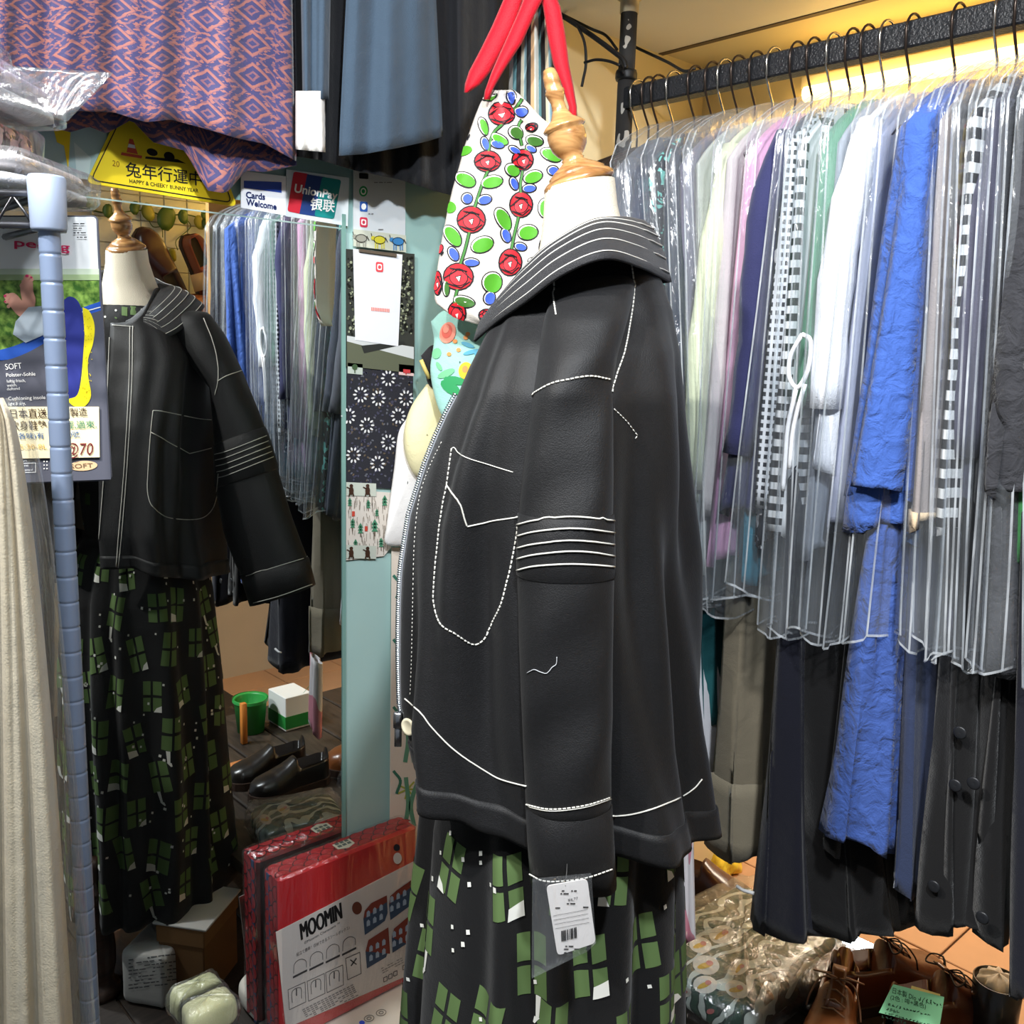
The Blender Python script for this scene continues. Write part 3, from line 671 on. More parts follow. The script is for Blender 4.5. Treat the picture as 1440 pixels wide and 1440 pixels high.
def jrow(t):
    row = []
    for u in np.linspace(0, 1, NU):
        q = QL+(QR-QL)*u; z = ztq(q)+(zhem(q)-ztq(q))*t
        op = np.interp(t, [0, .25, 1], [0, 1, 1])
        f, l = body_pt(q, z); f += .008*max(0, 1-u/.07)**2*min(1, t*4) + .020*max(0, (u-.95)/.05)**1.5*min(1, max(0, t-.25)*3); row.append(L3(f, l, z))
    return row
TS = np.concatenate([np.linspace(0, .3, 22), np.linspace(.32, 1, 40)])
jb = MB(); jb.grid([jrow(t) for t in TS], uv=False)
jb.build('body', DEN, jk, solid=.003)
tb = .945
hb = MB(); G = np.array([jrow(t) for t in np.linspace(tb, 1.0, 5)]); cen = G.mean((0, 1)); 
d = G-MP; d[..., 2] = 0; G = G + d/np.linalg.norm(d, axis=2)[..., None]*.0028
hb.grid(G, uv=False); hb.build('hem_band', DEN, jk, solid=.003)
BV = [jb.bvh(), hb.bvh()]
# left sleeve (towards the camera) traced ring by ring
def lring(y, xl, xr, l, th, n=36, grow=1.0):
    (f1, z1), (f0, z0) = loc(xl, y, l), loc(xr, y, l); c = (f0+f1)/2; a = (f1-f0)/2*grow; z = (z0+z1)/2; out = []
    for q in np.arange(n)*2*math.pi/n:
        cc, ss = math.cos(q), math.sin(q)
        out.append(L3(c+a*math.copysign(abs(cc)**.8, cc), l+th*grow*math.copysign(abs(ss)**.85, ss)+.003*math.sin(3*q+y*.02)+.0028*math.sin(y*.045+2.3*q)*math.sin(y*.013+1), z+(z1-z0)/2*cc))
    return out
LS = [(384, 815, 875, .045, .008), (392, 790, 892, .055, .03), (412, 778, 890, .085, .042), (450, 766, 880, .120, .046), (500, 757, 866, .145, .045), (552, 750, 858, .162, .044), (640, 739, 860, .172, .042), (720, 731, 861, .178, .042), (812, 729, 861, .184, .041), (900, 731, 859, .188, .040), (1000, 735, 859, .191, .040), (1070, 738, 858, .193, .039), (1134, 741, 857, .195, .039)]
D_ = np.array(LS, float); yy = np.concatenate([np.linspace(384, 560, 26), np.linspace(575, 1134, 40)])
def sl(y, col): return np.interp(y, D_[:, 0], D_[:, col])
ls = MB(); ls.grid([lring(y, sl(y, 1), sl(y, 2), sl(y, 3), sl(y, 4)) for y in yy], wu=True, uv=False)
ls.build('left_sleeve', DEN, jk, solid=.0025)
sb = MB(); sb.grid([lring(y, sl(y, 1), sl(y, 2), sl(y, 3), sl(y, 4), grow=g) for y, g in ((720, 1.0), (722, 1.035), (750, 1.035), (780, 1.035), (806, 1.035), (808, 1.0))], wu=True, uv=False)
sb.build('sleeve_band', DEN, jk, solid=.002)
cu_ = MB(); cu_.grid([lring(y, xl, xr, l, th, grow=g) for y, xl, xr, l, th, g in ((1128, 741, 858, .195, .039, 1.0), (1130, 741, 858, .195, .039, 1.04), (1180, 744, 860, .196, .039, 1.045), (1236, 748, 863, .197, .039, 1.05), (1236, 748, 863, .197, .039, .98), (1180, 744, 860, .196, .039, .98))], wu=True, uv=False)
cu_.build('cuff', DEN, jk)
# right sleeve, seen in the mirror
RS = [((262, 436), (232, 470)), ((288, 440), (248, 490)), ((309, 470), (275, 520)), ((333, 522), (296, 546)), ((352, 567), (299, 590)), ((372, 615), (301, 640)), ((386, 665), (303, 690)), ((403, 722), (313, 747)), ((418, 763), (328, 788)), ((428, 788), (338, 808))]
def rring(o, i, f, th, grow=1.0, n=30):
    (l1, z1), (l0, z0) = locf(*o, f, True), locf(*i, f, True); c = np.array([(l0+l1)/2, (z0+z1)/2]); h = np.array([(l1-l0)/2, (z1-z0)/2])*grow; out = []
    for q in np.arange(n)*2*math.pi/n:
        cc, ss = math.cos(q), math.sin(q); p = c+h*math.copysign(abs(cc)**.85, cc); out.append(L3(f+th*grow*ss, p[0], p[1]))
    return out
def rsx(t):
    k = min(int(t), len(RS)-2); s = t-k; lerp = lambda a, c: tuple(np.array(a)*(1-s)+np.array(c)*s); return lerp(RS[k][0], RS[k+1][0]), lerp(RS[k][1], RS[k+1][1])
rs = MB(); rs.grid([rring(*rsx(t), .01, np.interp(t, [0, 2, 9], [.04, .052, .045])) for t in np.linspace(0, 9, 40)], wu=True, uv=False)
rs.build('right_sleeve', DEN, jk, solid=.0025)
rb = MB(); rb.grid([rring(*rsx(t), .01, .05, g) for t, g in ((4.7, 1.0), (4.72, 1.04), (5.2, 1.04), (5.85, 1.04), (5.88, 1.0))], wu=True, uv=False); rb.build('sleeve_band', DEN, jk, solid=.002)
rc = MB(); rc.grid([rring(o, i, .01, .047, g) for o, i, g in (((426, 783), (336, 804), 1.0), ((427, 784), (337, 805), 1.05), ((436, 822), (351, 848), 1.06), ((436, 822), (351, 848), .98), ((428, 790), (340, 812), .97))], wu=True, uv=False); rc.build('cuff', DEN, jk)
BV += [ls.bvh(), sb.bvh(), cu_.bvh(), rs.bvh(), rb.bvh(), rc.bvh()]
# collar: from the fold line round the neck down to the outer edge
FOLD = [(688, 452, .028), (712, 412, .045), (742, 372, .060), (775, 343, .068), (830, 311, .058), (876, 306, .034), (906, 311, 0)]
OUT = [(667, 480, .050), (700, 452, .085), (740, 424, .120), (790, 387, .152), (850, 364, .160), (900, 376, .110), (943, 397, 0)]
def side(pts): return [np.array([*loc(x, y, l), l]) for x, y, l in pts]
def spl(P, n=8): return catmull(P, n)
fo, ou = spl(side(FOLD)), spl(side(OUT))
FOLD_R = [(.095, 1.630, -.045), (.085, 1.640, -.058), (.05, 1.672, -.076), (.0, 1.702, -.078), (-.03, 1.716, -.066), (-.055, 1.726, -.036)]
OUT_R = [(.085, 1.594, -.131), (.065, 1.612, -.155), (.035, 1.638, -.173), (0, 1.661, -.180), (-.04, 1.675, -.165), (-.075, 1.682, -.105)]
fo = fo + spl([fo[-1]]+[np.array(p) for p in FOLD_R[::-1]])[1:]; ou = ou + spl([ou[-1]]+[np.array(p) for p in OUT_R[::-1]])[1:]
for P in (ou,):                                        # the right half lies a little flatter and further out, as the mirror shows
    pass
cb_ = MB(); rows = []
for t in np.linspace(0, 1, 10):
    rows.append([L3(*( (a*(1-t)+c*t)[[0, 2]] ), (a*(1-t)+c*t)[1] + .014*math.sin(math.pi*t)) for a, c in zip(fo, ou)])
stand = [[L3(a[0]*.93+.0, a[2]*.86, a[1]-.035) for a in fo], [L3(a[0]*.97, a[2]*.95, a[1]-.008) for a in fo]]
cb_.grid(stand+rows, uv=False)
cb_.build('collar', DEN2, jk, solid=.0035)
CBV = cb_.bvh(); BV.append(CBV)
# ---- stitching
st = MB(); nc = len(fo)
def cpt(i, t, off=.0028):
    i = min(max(i, 0), nc-1); k = int(i); s = i-k; k2 = min(k+1, nc-1)
    a = (np.array(fo[k])*(1-s)+np.array(fo[k2])*s); c = (np.array(ou[k])*(1-s)+np.array(ou[k2])*s); p = a*(1-t)+c*t
    return L3(p[0], p[2], p[1]+.014*math.sin(math.pi*t)) + np.array([0, 0, off*.55]) + (LD*np.sign(p[2])*abs(p[2])/.12*off*.6) + (FD*(-off) if abs(p[2]) < .04 and p[0] < 0 else 0)
for k in range(5):
    t = .92-k*.155; i0 = .9+k*2.0
    path = [cpt(i, t) for i in np.linspace(i0, nc-1-i0, 110)]
    if True: path = [cpt(i0+k*.5, tt) for tt in np.linspace(.12, t, 8)] + path + [cpt(nc-1-i0-k*.5, tt) for tt in np.linspace(t, .12, 8)]
    st.tube(path, .0008, 5)
DS = (3, 1)
def S(p, mir=False, dash=None, r_=.0010): stitch(st, BV, p, mir, r_, dash)
S([(887, 372), (890, 395), (891, 412), (888, 440), (879, 490), (868, 522), (859, 552)], dash=DS)
S([(779, 398), (780, 420), (783, 446)], dash=DS)
S([(748, 556), (775, 541), (800, 534), (830, 529), (857, 534)], dash=DS)
for y0, y1, y2 in ((738, 727, 732), (754, 743, 749), (771, 760, 766), (786, 775, 782), (802, 793, 797)): S([(729, y0), (752, y0-6), (795, y1), (830, y1+1), (862, y2)], r_=.0010)
S([(636, 631), (640, 630), (646, 637), (660, 645), (690, 654), (722, 664)], r_=.0006)
S([(636, 631), (632, 660), (629, 682), (622, 720), (616, 770), (611, 830), (613, 855), (622, 878), (640, 891), (664, 906), (680, 898), (694, 875), (706, 850), (716, 810), (724, 770), (729, 738)], dash=DS)
stitch(st, BV, [(629, 682), (640, 697), (648, 712), (652, 728), (656, 740)], r=.0010); stitch(st, BV, [(656, 740), (690, 733), (730, 727)], r=.0009, smooth=False)
S([(571, 982), (580, 990), (594, 1004), (607, 1022), (635, 1050), (665, 1073), (700, 1093), (742, 1105)], r_=.0010)
S([(860, 1147), (890, 1144), (925, 1134), (955, 1121), (975, 1108), (986, 1095)], r_=.0010)
S([(742, 1131), (775, 1137), (820, 1132), (857, 1121)], dash=DS); S([(742, 1133.5), (775, 1139.5), (820, 1134.5), (857, 1123.5)], r_=.0006)
S([(747, 1229), (770, 1238), (820, 1234), (862, 1221)], dash=DS)
stitch(st, BV, [(862, 575), (880, 593), (895, 612), (891, 618)], smooth=False, dash=DS)
S([(623, 622), (605, 660), (592, 700), (585, 760), (582, 850), (580, 930), (578, 978)], dash=(2, 2), r_=.0005)
# seams seen in the mirror
Mr = dict(mir=True)
for p in ([(152, 458), (148, 560), (142, 680), (135, 770), (128, 838)], [(180, 459), (179, 540), (172, 660), (163, 760), (157, 842)], [(184, 459), (183, 540), (176, 660), (167, 760), (161, 812)]): S(p, True, r_=.0010)
stitch(st, BV, [(150, 457), (185, 460)], True, .0009, smooth=False); stitch(st, BV, [(128, 836), (160, 838)], True, .0009, smooth=False)
S([(212, 577), (225, 578), (250, 583), (275, 588), (296, 590)], True, r_=.0010)
S([(212, 577), (209, 606), (206, 650), (205, 690), (212, 712), (232, 726), (272, 729), (292, 718), (301, 695), (304, 665)], True, r_=.0010)
stitch(st, BV, [(209, 607), (262, 637)], True, .0010, smooth=False); stitch(st, BV, [(262, 637), (298, 628)], True, .0010, smooth=False)
S([(166, 811), (220, 813), (270, 815), (312, 818)], True, r_=.0010)
for k in range(5): stitch(st, BV, [(299+k*1.0, 638+k*8.2), (320, 632+k*8.4), (370+k*2.4, 612+k*7.4)], True, .0010)
S([(303, 535), (315, 528), (335, 521)], True, r_=.0010); S([(343, 808), (385, 795), (428, 782)], True, r_=.0010); S([(353, 846), (390, 836), (434, 820)], True, r_=.0010)
S([(282, 448), (295, 480), (302, 510), (303, 535), (299, 555)], True, r_=.0010)
st.build('stitching', THR, jk, kind='stuff', label='white contrast stitching')
# ---- zipper along the left front edge
zp = MB(); zt = MB(); edge = [np.array(jrow(t)[0]) for t in np.linspace(.16, .90, 150)]
edge2 = [np.array(jrow(t)[1]) for t in np.linspace(.16, .90, 150)]
tp = []
for i in range(0, 149):
    p, n_ = edge[i], edge[i+1]; t_ = (n_-p)/np.linalg.norm(n_-p); o = FD*.85-LD*.5; o -= t_*(o@t_); o /= np.linalg.norm(o); nn = np.cross(t_, o)
    tp.append((p+o*.000, p+o*.0052, nn))
    if i % 1 == 0: zp.box(p+o*.0056, (.0024, .0011, .0018), (o, t_, nn))
k = zt.grid(np.array([[a-nn*.0006, c-nn*.0006, c+nn*.0006, a+nn*.0006] for a, c, nn in tp]), wu=True, uv=False)
zt.build('zipper_tape', mat((120, 124, 130), .8, name='zipper_tape'), jk)
zp.build('zipper_teeth', mat((226, 232, 240), .25, 1.0, name='zipper_metal'), jk, kind='stuff', label='silver zipper teeth')
e = edge[-1]; MET = mat((170, 172, 176), .25, 1.0, name='pull_metal')
p = e + FD*.010; zl = MB(); zl.box(p, (.006, .004, .011), (FD, LD, (0, 0, 1)), bev=.002); zl.box(p+[0, 0, -.022], (.0045, .0015, .013), (FD, LD, (0, 0, 1)), bev=.0012); zl.build('zipper_pull', MET, jk)
h = hit_px(BV, 577, 1021); bt = MB()
q = va*-1; 
if h is None: h = L3(ff(1.1)-.01, .06, 1.1)
axb = (LD*.75+FD*.66); bt.lathe([(.0, 0), (.0105, 0), (.0112, .0015), (.0105, .003), (.008, .0032), (.007, .0025), (0, .0025)], h+axb*.001, axb, 20, cap=False)
bt.build('button', mat((222, 214, 186), .25, coat=.3, name='horn_button'), jk)
lint = MB(); stitch(lint, BV, [(743, 946), (752, 941), (760, 944), (769, 946), (776, 938), (782, 933), (783, 923)], r=.0005); lint.build('loose_thread', flat(170, 172, 176), jk)
# collar button hole side pieces: under-arm gusset patch on the back
# ---- hang tag in a clear pouch below the cuff
TP = Plane(MP+LD*.256, LD*.97-FD*.1)
t = thing('hang_tag', 'white barcode hang tag in a clear pouch hanging below jacket cuff', 'tag', TP.at(795, 1290))
b = MB(); P = [TP.at(x, y) for x, y in rounded([(768, 1246), (826, 1236), (838, 1326), (784, 1344)], 7)]; n = len(P)
b.add(P+[q-LD*.0012 for q in P], [tuple(range(n)), tuple(range(2*n-1, n-1, -1))]+[(i, n+i, n+(i+1) % n, (i+1) % n) for i in range(n)]); b.build('tag_card', paper(244, 238, 234), t, smooth=False)
b = MB(); TP2 = TP; rr = random.Random(3)
for k, x in enumerate(np.linspace(789, 810, 22)):
    if rr.random() < .75: poly_px(b, TP2, [(x, 1309-(x-789)*.25), (x+.75, 1309-(x-789)*.25), (x+1.4, 1324-(x-789)*.25), (x+.6, 1324-(x-789)*.25)], .0012)
for y, x0, x1 in ((1252, 790, 812), (1256, 788, 800), (1276, 781, 786), (1270, 797, 808), (1275, 820, 826), (1330, 795, 812), (1334, 793, 830), (1339, 793, 800)): scribble(b, TP2, x0, y, x1, y, 1, 1.6, mi=0, seed=int(y))
for k in range(4): stroke_px(b, TP2, [(778+k, 1288+k*6), (826+k, 1279+k*6)], .5, .0012)
b.build('tag_print', INK, t, smooth=False)
text_px('¥4,77', (799, 1268), (813, 1265), TP2, INK, t, hpx=4)
b = MB(); fr_ = [TP.at(x, y, .003) for x, y in ((749, 1240), (832, 1232), (838, 1326), (826, 1338), (748, 1376))]; bk_ = [q-LD*.006 for q in fr_]; n = 5
b.add(fr_+bk_, [tuple(range(n)), tuple(range(2*n-1, n-1, -1))]+[(i, n+i, n+(i+1) % n, (i+1) % n) for i in range(n)]); b.build('clear_pouch', WRAP, t, smooth=False)
b = MB(); b.tube([TP.at(795, 1246), TP.at(797, 1225, -.01), TP.at(798, 1205, -.03)], .0006, 5); b.build('cord', flat(60, 60, 60), t)
# ------------------------------------------------------------------ clothes rack
YR = 1.5; ZR = float(on(1, YR, 1100, 92)[2])
rail0, rail1 = on(1, YR, 884, 128)[0], 1.165
RAILM = mat((34, 35, 38), .34, .2, bump=.8, scale=260, var=.2, name='hammered_black_paint')
t = thing('clothes_rack', 'black hammered square rail on a scuffed post carrying bagged garments', 'rack', (rail0, YR, 0))
b = MB(); b.box(((rail0+rail1)/2, YR, ZR), ((rail1-rail0)/2, .017, .020), bev=.003); b.build('rail', RAILM, t, smooth=False)
px0 = on(1, YR, 880, 120)[0]
b = MB(); b.tube([(px0, YR, .03), (px0, YR, 2.275)], .0165, 16); b.build('post', speckled((26, 24, 23), (150, 146, 138), 26, .66), t)
b = MB(); b.lathe([(.03, 2.292), (.032, 2.286), (.026, 2.278), (.0185, 2.272), (.0185, 2.25)], (px0, YR, 0), n=20); b.build('post_cap', mat((190, 178, 150), .4, name='metal_cap'), t)
b = MB(); b.lathe([(.02, ZR+.055), (.0215, ZR+.05), (.0215, ZR+.04), (.02, ZR+.036)], (px0, YR, 0), n=16); b.build('collar_ring', BLACK, t)
cw = on(1, 1.62, 1266, 1266); 
t = thing('rack_caster', 'small grey caster wheel on a rod below blue trousers', 'wheel', (cw[0], 1.62, cw[2]-.02))
b = MB(); b.lathe([(.004, -.008), (.017, -.008), (.019, -.004), (.019, .004), (.017, .008), (.004, .008)], cw, (0, 1, .2), 20); b.build('wheel', mat((92, 88, 82), .4, name='wheel_rubber'), t)
b = MB(); b.tube([cw+[0, 0, 0], cw+[.0, .0, .05], cw+[0, .05, .35]], .006, 8); b.build('fork', mat((120, 118, 112), .3, .9, name='steel'), t)
# ------------------------------------------------------------------ garments
HOOK = mat((52, 42, 36), .3, .7, name='dark_hook_steel'); HCH = mat((176, 172, 164), .2, 1.0, name='chrome_hook'); HW = mat((40, 30, 26), .4, name='dark_hanger')
def garment_rows(xt0, xt1, xb0, xb1, zt, zb, yf, yb, fold, seed, n=56, nz=34, neck=.055, drop=.085):
    rr = random.Random(seed); p = [rr.uniform(0, 6.28) for _ in range(6)]; rows = []
    zsh = zt-drop
    for k in range(nz):
        s = k/(nz-1); 
        if s < .18:
            u = s/.18; z = zt-drop*u**1.6; e = u**.75
        else: u = 1; z = zsh-(zsh-zb)*(s-.18)/.82; e = 1
        g = np.clip((zsh-z)/max(.05, zsh-zb), 0, 1)
        xl = xt0+(xb0-xt0)*g; xr = xt1+(xb1-xt1)*g; xc, hx = (xl+xr)/2, (xr-xl)/2
        hx *= (.55+.45*e); y0 = YR-(YR-yf)*(e*(1-neck/.22)+neck/.22); y1 = YR+(yb-YR)*(e*(1-neck/.22)+neck/.22)
        yc, hy = (y0+y1)/2, (y1-y0)/2
        row = []
        for j in range(n):
            q = j*2*math.pi/n; c, sn = math.cos(q), math.sin(q)
            x = hx*math.copysign(abs(c)**.7, c); y = hy*math.copysign(abs(sn)**.55, sn)
            a = fold*(.25+.75*g)*e
            ph = 9*q+p[0]+1.2*math.sin(z*4+p[1]); dx = a*(math.sin(ph)+.6*math.sin(17*q+p[2]+z*3))*.7; dy = a*.7*math.sin(7*q+p[3]+2*math.sin(z*5+p[4]))
            zz = z + (rr.uniform(-.001, .001) if k == nz-1 else 0) + (.012*math.sin(3*q+p[5]) if k == nz-1 else 0)
            row.append((xc+x+dx*(.5+abs(sn)), yc+y+dy, zz))
        rows.append(row)
    return np.array(rows)
def px_span(x0, x1, y, yf): return on(1, yf, x0, y)[0], on(1, yf, x1, y)[0], on(1, yf, (x0+x1)/2, y)[2]
BAGSEAM = SEAM
garn = []
def garment(name, cat, label, m, top, bot, yf=1.285, yb=1.71, fold=.006, zt=None, sleeve=None, trim=None, seed=None, bag=None, baglabel=None, hook=None, ytop=330, sm=None, over=None):
    """top = (xl, xr) at row ytop, bot = (xl, xr, y) at the hem: photo pixels of the front edge on the plane y = yf"""
    seed = seed or len(garn)*7+3; xt0, xt1, z1 = px_span(*top, ytop, yf); xb0, xb1, zb = px_span(*bot, yf)
    zt = zt or ZR-.105; sc = (z1-zb)
    ex = (zt-z1)/max(sc, .05); a0 = xt0+(xt0-xb0)*min(ex, .4); a1 = xt1+(xt1-xb1)*min(ex, .4)
    t = thing(name, label, cat, ((xt0+xt1)/2, YR, zt), 'clothes hanging on the rack')
    R = garment_rows(a0, a1, xb0, xb1, zt, zb, yf, yb, fold, seed); b = MB(); b.grid(R, wu=True, uv=False); b.build('body', m, t, solid=.0012)
    if sleeve:
        L, w_ = sleeve; P = []; rr = random.Random(seed+1)
        for k in range(12):
            s = k/11; z = zt-.06-L*s; g = np.clip((zt-z)/(zt-zb), 0, 1); xc = ((a0+a1)/2*(1-g)+(xb0+xb1)/2*g)+.004*math.sin(s*5+seed); P.append((xc, yf+.03-.028*min(1, s*4)+.004*math.sin(s*7+seed), z))
        b = MB(); b.tube(P, [w_*(.7 if k == 0 else 1)*(1+.08*math.sin(k*2.1+seed)) for k in range(12)], 14, flat=1.0, cap=False); b.build('sleeve', sm or m, t, solid=.0012)
    if over:
        ot, ob, nm_ = over; o0, o1, oz1 = px_span(*ot, ytop, yf-.018); p0, p1, ozb = px_span(*ob, yf-.018); e2 = (zt-oz1)/max(oz1-ozb, .05)
        b = MB(); b.grid(garment_rows(o0+(o0-p0)*min(e2, .4), o1+(o1-p1)*min(e2, .4), p0, p1, zt-.004, ozb, yf-.018, yb-.05, fold*1.3, seed+5), wu=True, uv=False); b.build(nm_, m, t, solid=.0012)
    if trim:
        zz, mt = trim; k = [i for i in range(len(R)) if R[i][:, 2].mean() < zz] or [len(R)-2]; rows = R[k[0]:]
        c = rows.mean(1, keepdims=True); rows = c+(rows-c)*1.025; b = MB(); b.grid(rows, wu=True, uv=False); b.build('hem_trim', mt, t, solid=.0012)
    garn.append((label, a0, a1, xb0, xb1, zt, zb, yf)); return t
def hanger(x, label, chrome=False):
    t = thing('clothes_hanger', label, 'hanger', (x, YR, ZR), 'hangers on the black rail'); b = MB()
    P = [(x, YR-.028, ZR+.012)] + [(x, YR+.0275*math.cos(a), ZR+.0+.030*math.sin(a)) for a in np.linspace(math.radians(165), math.radians(-20), 10)]
    P = [(x, YR+.0275*math.cos(a), ZR+.004+.0275*math.sin(a)) for a in np.linspace(math.radians(10), math.radians(200), 12)]
    P += [(x, YR-.024, ZR-.022), (x, YR-.012, ZR-.042), (x, YR, ZR-.06), (x, YR, ZR-.10)]
    b.tube(P, .0022, 7); b.build('hook', HCH if chrome else HOOK, t)
    b = MB(); b.tube([(x, YR-.19, ZR-.185), (x, YR-.12, ZR-.145), (x, YR-.03, ZR-.108), (x, YR, ZR-.098), (x, YR+.03, ZR-.108), (x, YR+.12, ZR-.145), (x, YR+.19, ZR-.185)], [.006, .006, .005, .006, .005, .006, .006], 8); b.build('shoulder_bar', HW, t); return t
def bag(label, top, bot, yf=1.255, yb=1.74, seed=1, ytop=330, fold=.004):
    xt0, xt1, z1 = px_span(*top, ytop, yf); xb0, xb1, zb = px_span(*bot, yf); zt = ZR-.085
    ex = (zt-z1)/max(z1-zb, .05); a0 = xt0+(xt0-xb0)*min(ex, .4); a1 = xt1+(xt1-xb1)*min(ex, .4)
    t = thing('garment_bag', label, 'garment bag', ((xt0+xt1)/2, YR, zt), 'clear garment bags on the rack')
    R = garment_rows(a0, a1, xb0, xb1, zt, zb, yf, yb, fold, seed+100, n=40, nz=26, neck=.05, drop=.075); b = MB(); b.grid(R, wu=True, uv=False); b.build('film', BAG, t)
    # welded seams: front left and right edges, and the bottom rim
    for j0 in (28, 32):
        b = MB(); P = R[1:, j0]; b.grid(np.stack([P+[-.0015, -.001, 0], P+[.0015, -.001, 0]], 1), uv=False); b.build('side_seam', SEAM, t)
    b = MB(); P = R[-1]; b.grid(np.stack([P+[0, -.0012, .0022], P+[0, -.0012, -.0014]]), wu=True, uv=False); b.build('bottom_seam', SEAM, t); return t
BK_ = (26, 26, 29)
STR = striped((238, 238, 236), (20, 20, 24), .026, .5); STR2 = striped((236, 236, 236), (18, 18, 22), .022, .5, check=.06)
CHK = striped((220, 222, 226), (22, 24, 34), .012, .55, check=.012)
G = garment
#            name       category   label                                                      material              top px        bottom px
G('grey_coat', 'coat', 'slate grey coat at the far end of the rack beside the post', cloth(86, 90, 100), (862, 900), (905, 930, 860), sleeve=(.5, .02))
G('navy_jacket', 'jacket', 'dusty navy jacket second from the post on the rack', cloth(66, 70, 86), (893, 917), (918, 942, 850), sleeve=(.5, .02))
G('teal_print_blouse', 'blouse', 'dark blouse with pale teal floral print near the post', speckled((36, 42, 50), (112, 190, 180), 60, .56), (916, 934), (938, 956, 850))
G('charcoal_shirt', 'shirt', 'charcoal blue shirt between teal print blouse and lilac grey shirt', cloth(52, 58, 70), (935, 958), (950, 966, 850), sleeve=(.5, .02))
G('lilac_grey_shirt', 'shirt', 'lilac grey shirt left of the pale green shirt', cloth(112, 108, 128), (955, 978), (962, 976, 830))
G('pale_grey_shirt', 'shirt', 'pale grey green shirt in front of lilac grey shirt', cloth(168, 172, 166), (975, 992), (968, 984, 800))
G('cream_shirt', 'shirt', 'pale cream green shirt with long hem left of the pink blouse', cloth(214, 220, 186), (990, 1012), (958, 986, 712), sleeve=(.55, .02))
G('light_grey_shirt', 'shirt', 'light warm grey shirt between cream and pink garments', cloth(190, 184, 182), (1008, 1030), (980, 1004, 716))
G('pink_blouse', 'blouse', 'pale pink blouse with long tail left of dark navy smock', cloth(226, 168, 204), (1026, 1062), (985, 1022, 790), fold=.008)
G('navy_smock', 'smock', 'dark navy smock ending in a straight cuff beside pink blouse', cloth(44, 46, 84), (1060, 1088), (998, 1052, 722), yf=1.265, sleeve=(.48, .022))
G('ornament_dress', 'dress', 'black and white ornament print dress right of navy smock', speckled((24, 26, 36), (222, 222, 226), 55, .57), (1084, 1103), (1056, 1074, 760), yf=1.28)
G('check_blouse', 'blouse', 'black blouse with fine white checks left of the striped dress', CHK, (1090, 1110), (1058, 1080, 705), yf=1.262)
G('striped_dress', 'dress', 'black and white striped dress left of the green blouse', STR2, (1104, 1132), (1072, 1110, 745), yf=1.275)
G('green_blouse', 'blouse', 'sage green blouse between striped dress and white blouse', cloth(92, 146, 118), (1130, 1166), (1112, 1144, 560), yf=1.275)
G('clear_grey_shirt', 'shirt', 'silver grey shirt between green and white blouses', cloth(150, 156, 166), (1160, 1180), (1122, 1146, 780))
G('white_blouse', 'blouse', 'white blouse with tied cord bow left of the royal blue dress', cloth(232, 234, 240), (1172, 1206), (1130, 1168, 660), yf=1.272, sleeve=(.4, .024), fold=.008)
G('pale_lilac_shirt', 'shirt', 'pale lilac grey shirt behind the royal blue dress', cloth(176, 180, 200), (1204, 1228), (1150, 1184, 745))
gd = G('blue_dress', 'dress', 'royal blue long dress with layered tunic in middle of rack', cloth(60, 92, 166, crease=.8), (1226, 1298), (1172, 1264, 745), yf=1.24, fold=.010, over=((1228, 1300), (1176, 1264, 696), 'tunic'))
G('blue_skirt', 'skirt', 'crinkled royal blue skirt hanging below the tunic of the blue dress', cloth(58, 84, 150, crease=.9), (1208, 1262), (1128, 1248, 1192), yf=1.25, ytop=730, zt=1.45, fold=.012)
G('sky_shirt', 'shirt', 'mid blue shirt right of the royal blue dress under hazy film', cloth(78, 124, 188), (1298, 1322), (1264, 1282, 760))
G('quilted_vest', 'vest', 'taupe quilted vest with buff hem beside the mid blue shirt', cloth(142, 134, 132), (1300, 1330), (1268, 1308, 740), yf=1.25, trim=(1.24, cloth(206, 182, 150)))
G('floral_scarf_dress', 'dress', 'tan dress with gold floral print between quilted vest and striped sleeve', speckled((150, 120, 96), (206, 168, 80), 70, .5, (196, 96, 80), .62), (1327, 1345), (1305, 1318, 735))
G('striped_shirt', 'shirt', 'black and white banded shirt right of the gold floral dress', STR, (1344, 1366), (1308, 1334, 752), yf=1.262)
G('plum_grey_dress', 'dress', 'plum grey dress right of the banded shirt', cloth(78, 76, 94), (1364, 1394), (1322, 1358, 905), sleeve=(.45, .022))
G('ink_shirt', 'shirt', 'ink black shirt left of crinkled charcoal dress', cloth(44, 44, 52), (1392, 1408), (1356, 1372, 880))
G('crinkled_dress', 'dress', 'crinkled charcoal dress with draped front near right edge of photo', cloth(50, 50, 54, crease=1.0), (1404, 1444), (1372, 1428, 940), yf=1.262, fold=.012, over=((1408, 1446), (1378, 1434, 702), 'drape'))
G('green_striped_dress', 'dress', 'green dress with pale edge at right edge of photo', cloth(70, 140, 80), (1440, 1458), (1418, 1440, 780), yf=1.27)
G('graphite_coat', 'coat', 'graphite coat beyond green dress at the right end of rack', cloth(58, 60, 66), (1452, 1480), (1436, 1462, 900))
G('grey_green_coat', 'coat', 'grey green coat next to the tan end panel seen only in the mirror', cloth(110, 122, 120), (1478, 1506), (1462, 1490, 860))
G('dark_green_coat', 'coat', 'dark green coat at the very end of the rack seen in the mirror', cloth(66, 86, 78), (1504, 1524), (1490, 1508, 860))
